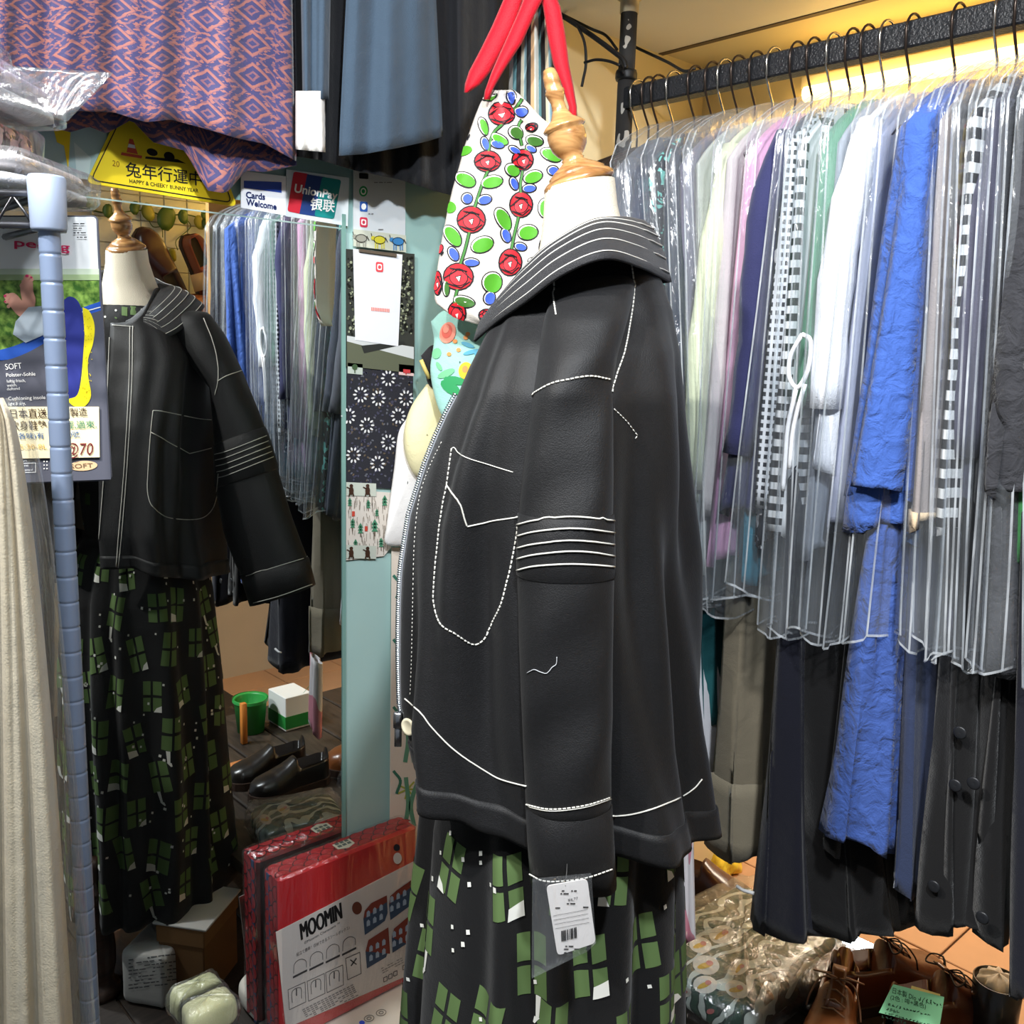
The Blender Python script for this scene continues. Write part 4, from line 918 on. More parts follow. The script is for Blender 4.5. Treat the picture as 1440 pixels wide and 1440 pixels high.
# long lower garments
G('long_white_dress', 'dress', 'long white dress whose hem shows right behind the jacket', cloth(212, 212, 218), (950, 972), (972, 990, 1090), ytop=700, yf=1.36, zt=1.6)
G('teal_dress', 'dress', 'dark teal long dress whose hem shows beside the white one', cloth(30, 88, 92), (974, 996), (978, 998, 1020), ytop=700, yf=1.38, zt=1.6)
G('black_floral_dress', 'dress', 'black long dress with red flowers behind khaki trousers', speckled((20, 20, 24), (196, 70, 96), 60, .6), (996, 1012), (990, 1010, 1100), ytop=700, yf=1.42, zt=1.6)
kh = G('khaki_trousers', 'trousers', 'khaki trousers with turned up cuff below the navy smock', cloth(128, 118, 99), (1008, 1062), (978, 1058, 1200), ytop=760, yf=1.33, zt=1.55, fold=.007, trim=(.885, cloth(138, 128, 108)))
G('teal_apron', 'blouse', 'small teal tie end hanging between khaki trousers and navy smock', cloth(44, 118, 138), (1038, 1056), (1034, 1054, 814), ytop=700, yf=1.29, zt=1.5, yb=1.6)
nv = G('navy_coat', 'coat', 'very dark navy long coat with white piping at its hem', cloth(15, 16, 29), (1080, 1120), (1030, 1150, 1318), ytop=900, yf=1.28, zt=1.5, fold=.008)
G('black_skirt', 'skirt', 'long black skirt with soft folds left of the royal blue skirt', cloth(13, 12, 13), (1110, 1180), (1090, 1236, 1312), ytop=900, yf=1.31, zt=1.5, fold=.012)
G('ruffled_black_skirt', 'skirt', 'black skirt with ruffled hem under the royal blue skirt', cloth(11, 11, 12), (1180, 1240), (1180, 1272, 1285), ytop=1000, yf=1.38, zt=1.4, fold=.014)
G('black_trousers', 'trousers', 'black trousers beside the royal blue skirt under the clear bags', cloth(14, 14, 16), (1196, 1216), (1150, 1180, 1200), ytop=760, yf=1.29, zt=1.5)
G('steel_blue_trousers', 'trousers', 'steel blue trousers with side seam right of royal blue skirt', cloth(46, 56, 84), (1262, 1300), (1246, 1290, 1256), ytop=880, yf=1.30, zt=1.5, fold=.006)
G('pale_blue_skirt', 'skirt', 'pale blue skirt between steel blue trousers and black pleated skirt', cloth(92, 132, 190), (1272, 1300), (1250, 1275, 1060), ytop=760, yf=1.32, zt=1.5)
G('black_button_skirt', 'skirt', 'long black skirt with grey buttons hanging at the right', cloth(15, 14, 15), (1310, 1372), (1282, 1352, 1306), ytop=900, yf=1.28, zt=1.5, fold=.010)
G('black_pleated_skirt', 'skirt', 'black pleated long skirt next to the buttoned skirt', cloth(13, 12, 13), (1366, 1432), (1340, 1412, 1320), ytop=900, yf=1.30, zt=1.5, fold=.013)
G('navy_trousers', 'trousers', 'dark navy trousers at the right edge of photo', cloth(18, 19, 30), (1424, 1466), (1412, 1450, 1400), ytop=900, yf=1.27, zt=1.5)
G('black_coat', 'coat', 'long black coat at the end of rack seen hanging in the mirror', cloth(12, 12, 13), (1462, 1486), (1440, 1476, 1310), ytop=900, yf=1.27, zt=1.5, fold=.010)
# small added pieces on garments
bp = Plane((0, 1.278, 0), (0, -1, 0)); b = MB()
b.tube([bp.at(x, y, .012) for x, y in ((1036, 1246), (1045, 1252), (1060, 1256))], .003, 7)
b.build('piping', flat(214, 212, 210), nv)
pp = Plane((0, 1.236, 0), (0, -1, 0)); wb = bpy.data.objects['white_blouse']; b = MB()
P0 = Plane((0, 1.252, 0), (0, -1, 0))
for pts in ([(1128, 470), (1112, 500), (1110, 530), (1122, 545), (1136, 520), (1140, 480), (1128, 470)], [(1120, 545), (1108, 600), (1104, 650), (1101, 690)], [(1132, 540), (1116, 600), (1110, 660)]): b.tube([P0.at(x, y) for x, y in catmull(pts, 4)], .0035, 7)
b.build('cord_bow', cloth(230, 230, 232), wb)
zi = bpy.data.objects['ink_shirt']
bs_ = bpy.data.objects['black_button_skirt']; bk = Plane((0, 1.272, 0), (0, -1, 0))
for x, y in ((1351, 1030), (1344, 1104), (1370, 1101), (1314, 1246), (1382, 1290)):
    c = bk.at(x, y); b = MB(); b.lathe([(0, 0), (.008, 0), (.009, .002), (.007, .003), (0, .002)], c, (0, -1, 0), 14, cap=False); b.build('button', mat((30, 31, 34), .4, name='grey_button'), bs_)
# hangers
HX = (900, 916, 929, 950, 980, 1004, 1021, 1040, 1065, 1089, 1121, 1144, 1171, 1197, 1218, 1244, 1280, 1342, 1400, 1427, 1462, 1490, 1512)
HL = ['nearest the post', 'second from the post', 'third from the post', 'over the charcoal shirt', 'over the lilac grey shirt', 'over the pale grey shirt', 'over the cream shirt', 'over the light grey shirt', 'over the pink blouse', 'over the navy smock', 'over the ornament dress', 'over the striped dress', 'over the green blouse', 'over the white blouse', 'over the pale lilac shirt', 'just left of the royal blue dress', 'over the royal blue dress', 'over the banded shirt', 'over the ink shirt', 'over the crinkled charcoal dress', 'over the graphite coat', 'over the grey green coat', 'over the dark green coat']
for k, (x, l) in enumerate(zip(HX, HL)): hanger(on(1, YR, x, 110)[0], 'dark wire hanger on the black rail '+l, k % 3 == 0)
# bags
BL = [('grey coat nearest the post', (858, 902), (900, 934, 866)), ('navy jacket and teal print blouse', (902, 936), (930, 958, 862)), ('charcoal shirt', (934, 960), (946, 972, 852)), ('lilac grey shirt', (955, 984), (956, 1006, 862)), ('cream shirt', (986, 1012), (952, 990, 850)), ('pink blouse', (1024, 1066), (972, 1050, 845)), ('navy smock', (1064, 1094), (1004, 1058, 832)), ('check blouse', (1090, 1112), (1056, 1090, 888)), ('striped dress', (1108, 1132), (1066, 1110, 890)), ('green blouse', (1134, 1164), (1092, 1140, 893)), ('white blouse', (1168, 1208), (1110, 1160, 896)), ('pale lilac shirt', (1200, 1232), (1140, 1190, 904)), ('royal blue dress', (1226, 1290), (1160, 1246, 902)), ('mid blue shirt', (1284, 1312), (1244, 1290, 906)), ('quilted vest', (1298, 1334), (1262, 1312, 903)), ('gold floral dress', (1322, 1350), (1284, 1334, 930)), ('banded shirt', (1342, 1370), (1296, 1340, 925)), ('plum grey dress', (1366, 1396), (1330, 1356, 940)), ('ink shirt', (1390, 1412), (1350, 1376, 935)), ('crinkled charcoal dress', (1404, 1446), (1348, 1430, 936)), ('green dress at right edge of photo', (1436, 1462), (1432, 1456, 975)), ('graphite coat', (1458, 1484), (1448, 1474, 970)), ('dark green coat at rack end', (1484, 1524), (1470, 1508, 975))]
for k, (l, a, c) in enumerate(BL): bag('clear plastic garment bag over the '+l, a, c, yf=1.238+.004*(k % 3), seed=k)
# ------------------------------------------------------------------ cloth hanging in front of the wall
def interp_poly(P, x): return float(np.interp(x, [a for a, _ in P], [c for _, c in P]))
def hang(name, label, cat, m, plane, xl, xr, ytop, front, back, depth, fold, nf, seed=1, nu=70, nv=30, sway=0, pw=1, solid=.0015, part='body', parent=None, group=None, top_in=0):
    rr = random.Random(seed); p = [rr.uniform(0, 6.28) for _ in range(5)]; cols = []
    us = list(np.linspace(0, 1, nu)) + list(np.linspace(1, 0, nu))
    for k, u in enumerate(us):
        fr = k < nu; col = []
        for t in np.linspace(0, 1, nv):
            xt = xl+top_in+(xr-xl-2*top_in)*u; xb = xl+(xr-xl)*u; x = xt+(xb-xt)*t**pw + sway*t
            yb = interp_poly(front if fr else back, xb); y = ytop+(yb-ytop)*t
            edge = min(1, min(u, 1-u)*8)
            w_ = math.sin(nf*6.28*u+p[0]+.5*math.sin(3*t+p[1]))+.5*math.sin(nf*2.3*6.28*u+p[2]+t*1.5)
            o = (depth/2*edge**.5 + fold*w_*(.35+.65*t)*edge) if fr else (-depth/2*edge**.5 + fold*.6*w_*edge)
            col.append(plane.at(x, y, o))
        cols.append(col)
    G_ = np.array(cols).transpose(1, 0, 2)
    o = parent or thing(name, label, cat, G_.reshape(-1, 3).mean(0), group)
    b = MB(); b.grid(G_, wu=True); b.build(part, m, o, solid=solid); return o, b
def ikat():
    m, nt, bs = newmat('ikat_cloth'); bs.inputs['Roughness'].default_value = .75; bs.inputs['Sheen Weight'].default_value = .2
    uv = nd(nt, 'ShaderNodeUVMap'); sp = nd(nt, 'ShaderNodeSeparateXYZ'); nt.links.new(uv.outputs[0], sp.inputs[0])
    n = nd(nt, 'ShaderNodeTexNoise', Scale=90.0, Detail=3.0); nt.links.new(uv.outputs[0], n.inputs['Vector'])
    jit = mathn(nt, 'MULTIPLY', mathn(nt, 'SUBTRACT', n.outputs[0], .5), .10)
    U = mathn(nt, 'ADD', mathn(nt, 'MULTIPLY', sp.outputs['X'], 15.0), jit); V_ = mathn(nt, 'ADD', mathn(nt, 'MULTIPLY', sp.outputs['Y'], 11.5), jit)
    col = mathn(nt, 'FLOOR', U); alt = mathn(nt, 'MULTIPLY', mathn(nt, 'FRACT', mathn(nt, 'MULTIPLY', col, .5)), 1.0)
    du = mathn(nt, 'MULTIPLY', mathn(nt, 'ABSOLUTE', mathn(nt, 'SUBTRACT', mathn(nt, 'FRACT', U), .5)), 2.0)
    dv = mathn(nt, 'MULTIPLY', mathn(nt, 'ABSOLUTE', mathn(nt, 'SUBTRACT', mathn(nt, 'FRACT', mathn(nt, 'ADD', V_, alt)), .5)), 2.0)
    d = mathn(nt, 'ADD', du, dv)
    ring = mathn(nt, 'LESS_THAN', mathn(nt, 'ABSOLUTE', mathn(nt, 'SUBTRACT', mathn(nt, 'FRACT', mathn(nt, 'MULTIPLY', d, 1.9)), .5)), .15)
    big = mathn(nt, 'LESS_THAN', mathn(nt, 'ABSOLUTE', mathn(nt, 'SUBTRACT', d, .72)), .09)
    hatch = mathn(nt, 'MULTIPLY', mathn(nt, 'GREATER_THAN', n.outputs[0], .56), mathn(nt, 'GREATER_THAN', d, .9))
    f = mathn(nt, 'MAXIMUM', mathn(nt, 'MULTIPLY', ring, .55), mathn(nt, 'MAXIMUM', mathn(nt, 'MULTIPLY', big, .95), mathn(nt, 'MULTIPLY', hatch, .8)))
    f = mathn(nt, 'MULTIPLY', f, mathn(nt, 'ADD', .34, mathn(nt, 'MULTIPLY', n.outputs[0], .7)))
    mx = nd(nt, 'ShaderNodeMixRGB'); mx.inputs[2].default_value = lin(176, 108, 84)
    n2 = nd(nt, 'ShaderNodeTexNoise', Scale=14.0); nt.links.new(uv.outputs[0], n2.inputs['Vector'])
    m0 = nd(nt, 'ShaderNodeMixRGB'); m0.inputs[1].default_value = lin(44, 40, 84); m0.inputs[2].default_value = lin(66, 64, 110); nt.links.new(n2.outputs[0], m0.inputs[0])
    nt.links.new(m0.outputs[0], mx.inputs[1]); nt.links.new(f, mx.inputs[0]); nt.links.new(mx.outputs[0], bs.inputs['Base Color'])
    bp = nd(nt, 'ShaderNodeBump', Strength=.3, Distance=.003); nt.links.new(n.outputs[0], bp.inputs['Height']); nt.links.new(bp.outputs[0], bs.inputs['Normal']); return m
b = MB(); b.tube([(.09, .10, 2.42), (.09, 1.45, 2.42)], .012, 10); o = b.build('hanging_rod', mat((60, 60, 62), .4, .6, name='rod_steel')); tag(o, 'dark rod above the mirror from which the printed tunic and skirts hang', 'rod')
PF = [(-60, 160), (20, 152), (62, 166), (110, 156), (160, 158), (205, 172), (240, 168), (292, 182), (336, 195), (372, 202), (419, 228)]
PB = [(-60, 168), (20, 166), (100, 186), (125, 178), (150, 188), (185, 168), (215, 200), (260, 212), (292, 268), (318, 272), (345, 240), (372, 242), (419, 232)]
PURP = Plane((.085, 0, 0), (1, 0, 0))
hang('printed_tunic', 'purple blue tunic with orange diamond pattern hanging at the top left', 'tunic', ikat(), PURP, -60, 417, -330, PF, PB, .05, .009, 4.5, 5, top_in=10)
DK = cloth(22, 23, 27); SLATE = cloth(56, 72, 88)
hang('black_skirt_hanging', 'wide black skirt hanging behind slate blue panels at the top', 'skirt', DK, Plane((.06, 0, 0), (1, 0, 0)), 404, 716, -330, [(404, 218), (450, 225), (500, 240), (560, 252), (610, 268), (640, 276), (680, 255), (716, 240)], [(404, 205), (500, 225), (640, 262), (716, 232)], .05, .012, 5, 8)
hang('slate_skirt', 'slate blue flared skirt hanging in front of the black skirt', 'skirt', SLATE, Plane((.125, 0, 0), (1, 0, 0)), 477, 622, -330, [(477, 219), (510, 217), (560, 208), (600, 199), (622, 192)], [(477, 205), (560, 196), (622, 182)], .04, .010, 1.3, 12, top_in=26)
o, _ = hang('slate_sleeve', 'slate blue sleeve with a white turned cuff beside the printed tunic', 'shirt', SLATE, Plane((.13, 0, 0), (1, 0, 0)), 426, 462, -330, [(426, 138), (462, 140)], [(426, 138), (462, 140)], .03, .004, 1.5, 3, nu=24, top_in=-8)
hang('', '', '', cloth(228, 226, 220), Plane((.13, 0, 0), (1, 0, 0)), 416, 457, 128, [(416, 210), (457, 214)], [(416, 208), (457, 212)], .036, .003, 1.2, 4, nu=24, nv=10, part='cuff', parent=o)
# ------------------------------------------------------------------ shelf post, wire shelf and wrapped packets at the left
def fitpost(x0, y0, x1, y1):
    best = None
    for d in np.linspace(.8, 1.05, 60):
        a = dep(x0, y0, d); q = Plane(a, -np.array([CF[0], CF[1], 0])); c = q.at(x1, y1); e = np.linalg.norm((c-a)[:2])
        if best is None or e < best[0]: best = (e, (a+c)/2, d)
    return best[1]
pc = dep(97, 860, .93); POSTM = mat((128, 144, 172), .35, .25, var=.05, name='blue_grey_post_paint')
t = thing('shelf_post', 'slim blue grey ringed shelf post standing before the mirror at left', 'post', (pc[0], pc[1], 0))
zt_ = dep(68, 270, .93)[2]; prof = [(.0093, 0)]; z = .02
while z < zt_:
    prof += [(.0095, z-.012), (.0095, z-.003), (.0095, z-.0014), (.0088, z-.0005), (.0088, z+.0005), (.0095, z+.0014), (.0095, z+.003)]; z += .0254
prof += [(.0095, zt_)]
b = MB(); b.lathe(prof, (pc[0], pc[1], 0), n=20); b.build('tube', POSTM, t)
b = MB(); b.lathe([(.0145, zt_-.045), (.0155, zt_-.042), (.0165, zt_+.002), (.0150, zt_+.004), (.0125, zt_+.004)], (pc[0], pc[1], 0), n=20); b.build('clamp_sleeve', mat((150, 164, 188), .4, name='clamp_plastic'), t)
r0 = np.array([CR[0], CR[1], 0]); r0 /= np.linalg.norm(r0); f0 = np.array([CF[0], CF[1], 0]); f0 /= np.linalg.norm(f0); ZV = np.array([0, 0, 1.])
D2 = f0*.75-r0*.66; WIRE = mat((112, 112, 116), .3, .9, name='shelf_wire'); zsf = zt_-.012; pc0 = np.array([pc[0], pc[1], zsf])
t = thing('wire_shelf', 'grey wire shelf at top left carrying clear wrapped packets', 'shelf', pc0-r0*.2)
for dz in (0, -.028):
    b = MB(); b.tube([pc0-r0*.012+ZV*dz, pc0-r0*.5+ZV*dz], .0034, 8); b.build('rim_wire', WIRE, t)
    b = MB(); b.tube([pc0+D2*.012+ZV*dz, pc0+D2*.26+ZV*dz], .0034, 8); b.build('rim_wire', WIRE, t)
b = MB(); P = []
for k in range(30): P.append(pc0-r0*(.015+.016*k)+ZV*(-.002 if k % 2 else -.026))
b.tube(P, .0018, 6); b.build('zigzag_wire', WIRE, t)
for k in range(12):
    b = MB(); b.tube([pc0-r0*(.03+.035*k), pc0-r0*(.03+.035*k)+D2*.26], .002, 6); b.build('deck_wire', WIRE, t)
def superq(c, A, h, e1=.5, e2=.4, n=36, m=18, wob=0, seed=0, sag=0):
    rr = random.Random(seed); p = [rr.uniform(0, 6) for _ in range(6)]; rows = []
    for i in range(m+1):
        v = -math.pi/2+math.pi*i/m; cv, sv = math.cos(v), math.sin(v); row = []
        for j in range(n):
            q = j*2*math.pi/n; cq, sq = math.cos(q), math.sin(q); S_ = lambda w, e: math.copysign(abs(w)**e, w)
            x, y, z = S_(cv, e1)*S_(cq, e2), S_(cv, e1)*S_(sq, e2), S_(sv, e1)
            k = 1+wob*(math.sin(5*q+p[0]+3*z)+.7*math.sin(9*q+p[1]-4*z)+.5*math.sin(13*q+p[2]+8*z))
            row.append(np.array(c)+np.array(A[0])*h[0]*x*k+np.array(A[1])*h[1]*y*k+np.array(A[2])*(h[2]*z*k-sag*(x*x+y*y)))
        rows.append(row)
    return np.array(rows)
AXC = (r0, f0, ZV)
def packet(name, label, cat, c, A, h, inner, layers=1, group=None, flaps=(), wob=.012, seed=1, film=None, e1=.35):
    t = thing(name, label, cat, np.array(c)-np.array([0, 0, h[2]]), group)
    for k in range(layers):
        hz = h[2]/layers; cc = np.array(c)+ZV*(-h[2]+hz*(2*k+1)); m_ = inner[k % len(inner)] if isinstance(inner, list) else inner
        b = MB(); b.grid(superq(cc, A, (h[0]*(.93-.03*(k % 2)), h[1]*.93, hz*.98), .55, .3, wob=wob*.5, seed=seed+k), wu=True, uv=False); b.build('folded_cloth', m_, t)
    b = MB(); b.grid(superq(c, A, (h[0]*1.03, h[1]*1.03, h[2]*1.06+.002), e1, .25, wob=wob, seed=seed+9), wu=True, uv=False); b.build('clear_wrap', film or WRAP, t)
    for fpts in flaps:
        b = MB(); P = [np.array(q) for q in fpts]; n = len(P); cc = sum(P)/n+ZV*.004; 
        b.fan(P, cc, rings=3); b.build('wrap_flap', film or WRAP, t, solid=.0006)
    return t
zb0 = zsf+.006
def onz(z, x, y): return on(2, z, x, y)
pk = 'wrapped packets on the wire shelf'
WHC = cloth(236, 236, 240); LIL = cloth(206, 190, 222)
c1 = pc0-r0*.125+f0*.085+ZV*.024
packet('wrapped_packet', 'lowest white folded cloth packet in clear wrap on the wire shelf', 'packet', c1, AXC, (.105, .09, .018), [WHC, cloth(232, 226, 226)], 2, pk, [[c1+r0*.10+f0*.02-ZV*.012, c1+r0*.10-f0*.07+ZV*.008, c1+r0*.160-f0*.05-ZV*.016]], seed=2)
c2 = c1+ZV*.043-r0*.035
packet('wrapped_packet', 'dark pink floral packet in clear wrap between two white packets', 'packet', c2, AXC, (.082, .09, .019), speckled((70, 30, 44), (226, 190, 206), 90, .5, (30, 16, 24), .6), 1, pk, seed=3)
c3 = c2+ZV*.040+r0*.02
packet('wrapped_packet', 'upper white and lilac packet with long clear flap over the tunic', 'packet', c3, AXC, (.088, .09, .019), [WHC, LIL], 2, pk, [[c3+r0*.085+ZV*.016-f0*.03, c3+r0*.190-f0*.05+ZV*.008, c3+r0*.155-f0*.07-ZV*.040, c3+r0*.06-f0*.06-ZV*.016]], seed=4)
c4 = c3+ZV*.040-r0*.045
packet('wrapped_packet', 'topmost pale packet with crinkled clear corner at the photo corner', 'packet', c4, AXC, (.078, .09, .020), [cloth(214, 218, 226)], 1, pk, [[c4+r0*.07+ZV*.012-f0*.04, c4+r0*.115-f0*.05+ZV*.008, c4+r0*.06-f0*.06-ZV*.016]], seed=5)
c5 = c4+ZV*.041-r0*.01
packet('wrapped_packet', 'pale wrapped packet on top of the stack cut by photo edge', 'packet', c5, AXC, (.075, .09, .020), [cloth(200, 206, 214)], 1, pk, seed=6)
# ------------------------------------------------------------------ insole display card with price note
CP = Plane(dep(80, 490, 1.0), -f0)
t = thing('insole_card', 'tall display card for shoe insoles with bare feet on grass behind the post', 'card', CP.at(75, 490))
b = MB(); prism_px(b, CP, rounded([(-60, 303), (137, 303), (157, 676), (-60, 684)], 8), 0, .002); b.build('card_board', flat(92, 94, 106), t, smooth=False)
CQ = Plane(CP.p0-f0*.002, -f0)
def cpr(nm, c, polys=(), strokes=(), off=.0008): pr(CQ, t, c, polys, strokes, off, nm)
cpr('white_band', flat(240, 242, 242), [rounded([(-58, 305), (135, 305), (139, 392), (-58, 392)], 6)])
gm, nt, bs = newmat('grass_print'); bs.inputs['Roughness'].default_value = .5
tc = nd(nt, 'ShaderNodeTexCoord'); n = nd(nt, 'ShaderNodeTexNoise', Scale=160.0, Detail=4.0); nt.links.new(tc.outputs['Object'], n.inputs['Vector'])
cr = nd(nt, 'ShaderNodeValToRGB'); cr.color_ramp.elements[0].position = .35; cr.color_ramp.elements[0].color = lin(52, 96, 28); cr.color_ramp.elements[1].position = .7; cr.color_ramp.elements[1].color = lin(150, 188, 84)
nt.links.new(n.outputs[0], cr.inputs[0]); nt.links.new(cr.outputs[0], bs.inputs['Base Color'])
b = MB(); poly_px(b, CQ, [(-58, 386), (139, 386), (142, 500), (-58, 500)], .001); b.build('grass_print', gm, t, smooth=False)
cpr('pale_fade', flat(206, 220, 196), [[(-58, 378), (139, 378), (139.5, 388), (-58, 388)]], off=.0014); cpr('pale_fade', flat(168, 190, 142), [[(-58, 386), (139.3, 386), (139.7, 394), (-58, 394)]], off=.0016)
cpr('blue_swoosh', flat(46, 92, 190), [catmull([(-58, 500), (0, 492), (40, 478), (80, 452), (110, 435), (141, 424)], 6)+[(142, 440), (110, 455), (70, 482), (20, 505), (-58, 512)]], off=.0018)
cpr('dark_panel', flat(84, 86, 98), [catmull([(-58, 512), (10, 506), (60, 484), (100, 452), (143, 436)], 6)+[(156, 674), (-58, 682)]], off=.0020)
cpr('white_line', WH, strokes=[(catmull([(86, 444), (110, 440), (141, 432)], 5), 1.5)], off=.0024)
SKIN = flat(226, 166, 146); b = MB()
poly_px(b, CQ, catmull([(34, 392), (42, 386), (46, 396), (47, 410), (50, 424), (44, 446), (36, 440), (30, 418), (28, 400)], 4), .0026, 0)
poly_px(b, CQ, catmull([(8, 414), (20, 412), (32, 424), (42, 436), (40, 448), (26, 444), (12, 428)], 4), .0024, 0)
for x, y, r_ in ((38, 391, 5), (44, 393, 3.4), (33, 396, 3), (30, 402, 2.6), (10, 417, 4.5), (9, 424, 3), (12, 431, 2.6)): poly_px(b, CQ, ell_px(x, y, r_, r_, 0, 12), .0030, 0)
for x, y, r_ in ((38, 388, 2.6), (44, 390, 1.8), (7, 416, 2.2), (7, 424, 1.6)): poly_px(b, CQ, ell_px(x, y, r_, r_*.8, 0, 10), .0034, 1)
poly_px(b, CQ, [(22, 452), (40, 432), (60, 430), (64, 470), (36, 482), (18, 470)], .0028, 2); b.build('feet_print', [SKIN, flat(220, 60, 110), flat(206, 222, 236)], t, smooth=False)
text_px('pedag', (20, 346), (98, 353), CQ, flat(212, 42, 92), t, hpx=11, bold=.015, off=.003); text_px('30', (-8, 322), (9, 322), CQ, GRY, t, hpx=10, off=.003)
b = MB(); scribble(b, CQ, 103, 314, 128, 333, 4, 1.4, mi=0, seed=8, off=.003); b.build('small_print', INK, t, smooth=False)
cpr('blue_insole', flat(44, 52, 130), [catmull([(87, 424), (98, 417), (110, 424), (117, 446), (118, 480), (113, 530), (108, 558), (94, 562), (87, 545), (86, 480)], 5)], off=.0026)
b = MB(); poly_px(b, CQ, catmull([(116, 432), (126, 438), (133, 458), (131, 482), (124, 505), (124, 530), (128, 556), (119, 571), (104, 571), (96, 562), (108, 556), (114, 535), (117, 500), (119, 470)], 5), .0030, 0)
rr = random.Random(2)
for k in range(60):
    x, y = rr.uniform(113, 130), rr.uniform(440, 560)
    if abs(x-(124-.04*(abs(y-500)))) < 6: poly_px(b, CQ, ell_px(x, y, .8, .8, 0, 5), .0034, 1)
b.build('yellow_insole', [flat(240, 222, 36), flat(206, 184, 24)], t, smooth=False)
for body, a, c, hh in (('SOFT', (8, 520), (31, 518), 8), ('Polster-Sohle', (9, 530), (50, 528), 5), ('luftig frisch,', (10, 538), (36, 537), 4), ('weich,', (10, 544), (24, 543), 4), ('duftend', (10, 549), (28, 548), 4), ('Cushioning insole', (12, 563), (64, 561), 5), ('light & airy,', (12, 570), (36, 569), 4)): text_px(body, a, c, CQ, WH, t, hpx=hh, off=.003)
b = MB(); stroke_px(b, CQ, [(18, 652), (50, 651), (50, 664), (18, 665)], .8, .003, 0, True); b.build('box_outline', WH, t, smooth=False)
text_px('Comfort', (20, 650), (38, 649), CQ, WH, t, hpx=3, off=.003); text_px('Hygiene', (20, 657), (40, 656), CQ, WH, t, hpx=3.5, off=.003); text_px('Clima-Control', (20, 663), (46, 662), CQ, WH, t, hpx=3, off=.003)
b = MB(); [poly_px(b, CQ, ell_px(62+4*(k % 2), 649+5*(k//2), 1, 1, 0, 6), .003) for k in range(6)]; b.build('dots', WH, t, smooth=False)
cpr('soft_patch', flat(214, 180, 140), [ell_px(117, 655, 20, 7, -3)], off=.0028); text_px('SOFT', (99, 659), (131, 657), CQ, flat(110, 92, 70), t, hpx=6, off=.0034)
NP = Plane(CP.p0-f0*.006, -f0)
t = thing('price_note', 'handwritten cream price note with Chinese writing taped on the insole card', 'note', NP.at(75, 610))
b = MB(); prism_px(b, NP, [(11, 572), (139, 572), (140, 643), (13, 645)], 0, .001); b.build('note_paper', paper(240, 226, 184), t, smooth=False)
NQ_ = Plane(NP.p0-f0*.001, -f0); INK2 = flat(58, 40, 30); GI = flat(56, 128, 96); BI = flat(40, 96, 150); RI = flat(110, 40, 44)
text_px('日本直送', (15, 587), (66, 586), NQ_, INK2, t, hpx=12, bold=.004); text_px('自製造', (88, 585), (123, 584), NQ_, INK2, t, hpx=11, bold=.004)
text_px('軟身鞋墊', (15, 604), (66, 603), NQ_, INK2, t, hpx=12, bold=.004); text_px('輕,過來.', (92, 602), (136, 601), NQ_, GI, t, hpx=10, bold=.004)
text_px('有各味)有', (15, 617), (62, 616), NQ_, BI, t, hpx=8, bold=.004); text_px('40號', (92, 615), (112, 614), NQ_, BI, t, hpx=8, bold=.004)
text_px('@70', (92, 640), (132, 639), NQ_, RI, t, hpx=17, bold=.002, shear=.2); text_px('★5:30-8L', (16, 632), (66, 631), NQ_, flat(226, 190, 110), t, hpx=8)
# ------------------------------------------------------------------ cream garment in clear bag at the lower left
GP = Plane(dep(30, 1050, .86), -f0)
CRM = cloth(206, 194, 168)
hang('cream_skirt', 'cream skirt with soft folds in clear wrap at the lower left', 'skirt', CRM, GP, -140, 120, 560, [(-140, 1760), (120, 1760)], [(-140, 1760), (120, 1760)], .06, .009, 4.2, 9, top_in=116, pw=.55, nv=40)
FP = Plane(dep(50, 1050, .82), -f0); b0 = bpy.data.objects['cream_skirt']
o = thing('clear_cover', 'clear plastic cover over the cream skirt at the lower left', 'garment bag', FP.at(40, 1050))
hang('', '', '', BAG, FP, -170, 150, 560, [(-170, 1660), (150, 1660)], [(-170, 1660), (150, 1660)], .10, .006, 4, 2, part='film', parent=o, top_in=120, pw=.6, solid=0)
DG = Plane(dep(20, 800, 1.08), -f0)
hang('dark_garment', 'dark garment with stitched seam behind the ringed post under the insole card', 'shirt', cloth(38, 40, 44), DG, -40, 76, 640, [(-40, 1500), (76, 1500)], [(-40, 1500), (76, 1500)], .05, .006, 2, 4, top_in=0)
# ------------------------------------------------------------------ bags, cushion and apron at the right end of the teal wall
def blob(name, label, cat, m, plane, outline, thick, parts=(), parent=None, part='body', wob=.0):
    P = catmull(outline+[outline[0]], 6)[:-1]; c = np.mean(P, 0); rows = []
    for t_ in np.linspace(0, 1, 9):                       # back centre to rim
        rows.append([plane.at(*(c+(q-c)*max(.02, math.sin(t_*math.pi/2))), -thick*math.cos(t_*math.pi/2)*.6) for q in P])
    for t_ in np.linspace(1, 0, 12)[1:]:
        rows.append([plane.at(*(c+(q-c)*max(.02, math.sin(t_*math.pi/2))), thick*math.cos(t_*math.pi/2)+wob*math.sin(9*i*6.28/len(P)+t_*4)) for i, q in enumerate(P)])
    o = parent or thing(name, label, cat, plane.at(*c)); b = MB(); k = b.grid(np.array(rows), wu=True, uv=False); b.build(part, m, o); return o, b
d_ap = dep(705, 290, 1.62); nAP = -(f0*.93+r0*.10)
WP_ = Plane(on(0, .03, 565, 720)+[.03, 0, 0], (1, -.25, 0))
o, _ = blob('white_pouch', 'plain white cotton pouch hanging low on the teal wall behind jacket', 'pouch', cloth(232, 230, 228), Plane(on(0, .035, 570, 700), (1, -.2, 0)), [(572, 588), (590, 580), (605, 620), (602, 700), (596, 762), (566, 768), (542, 764), (544, 735), (554, 660), (560, 610)], .022)
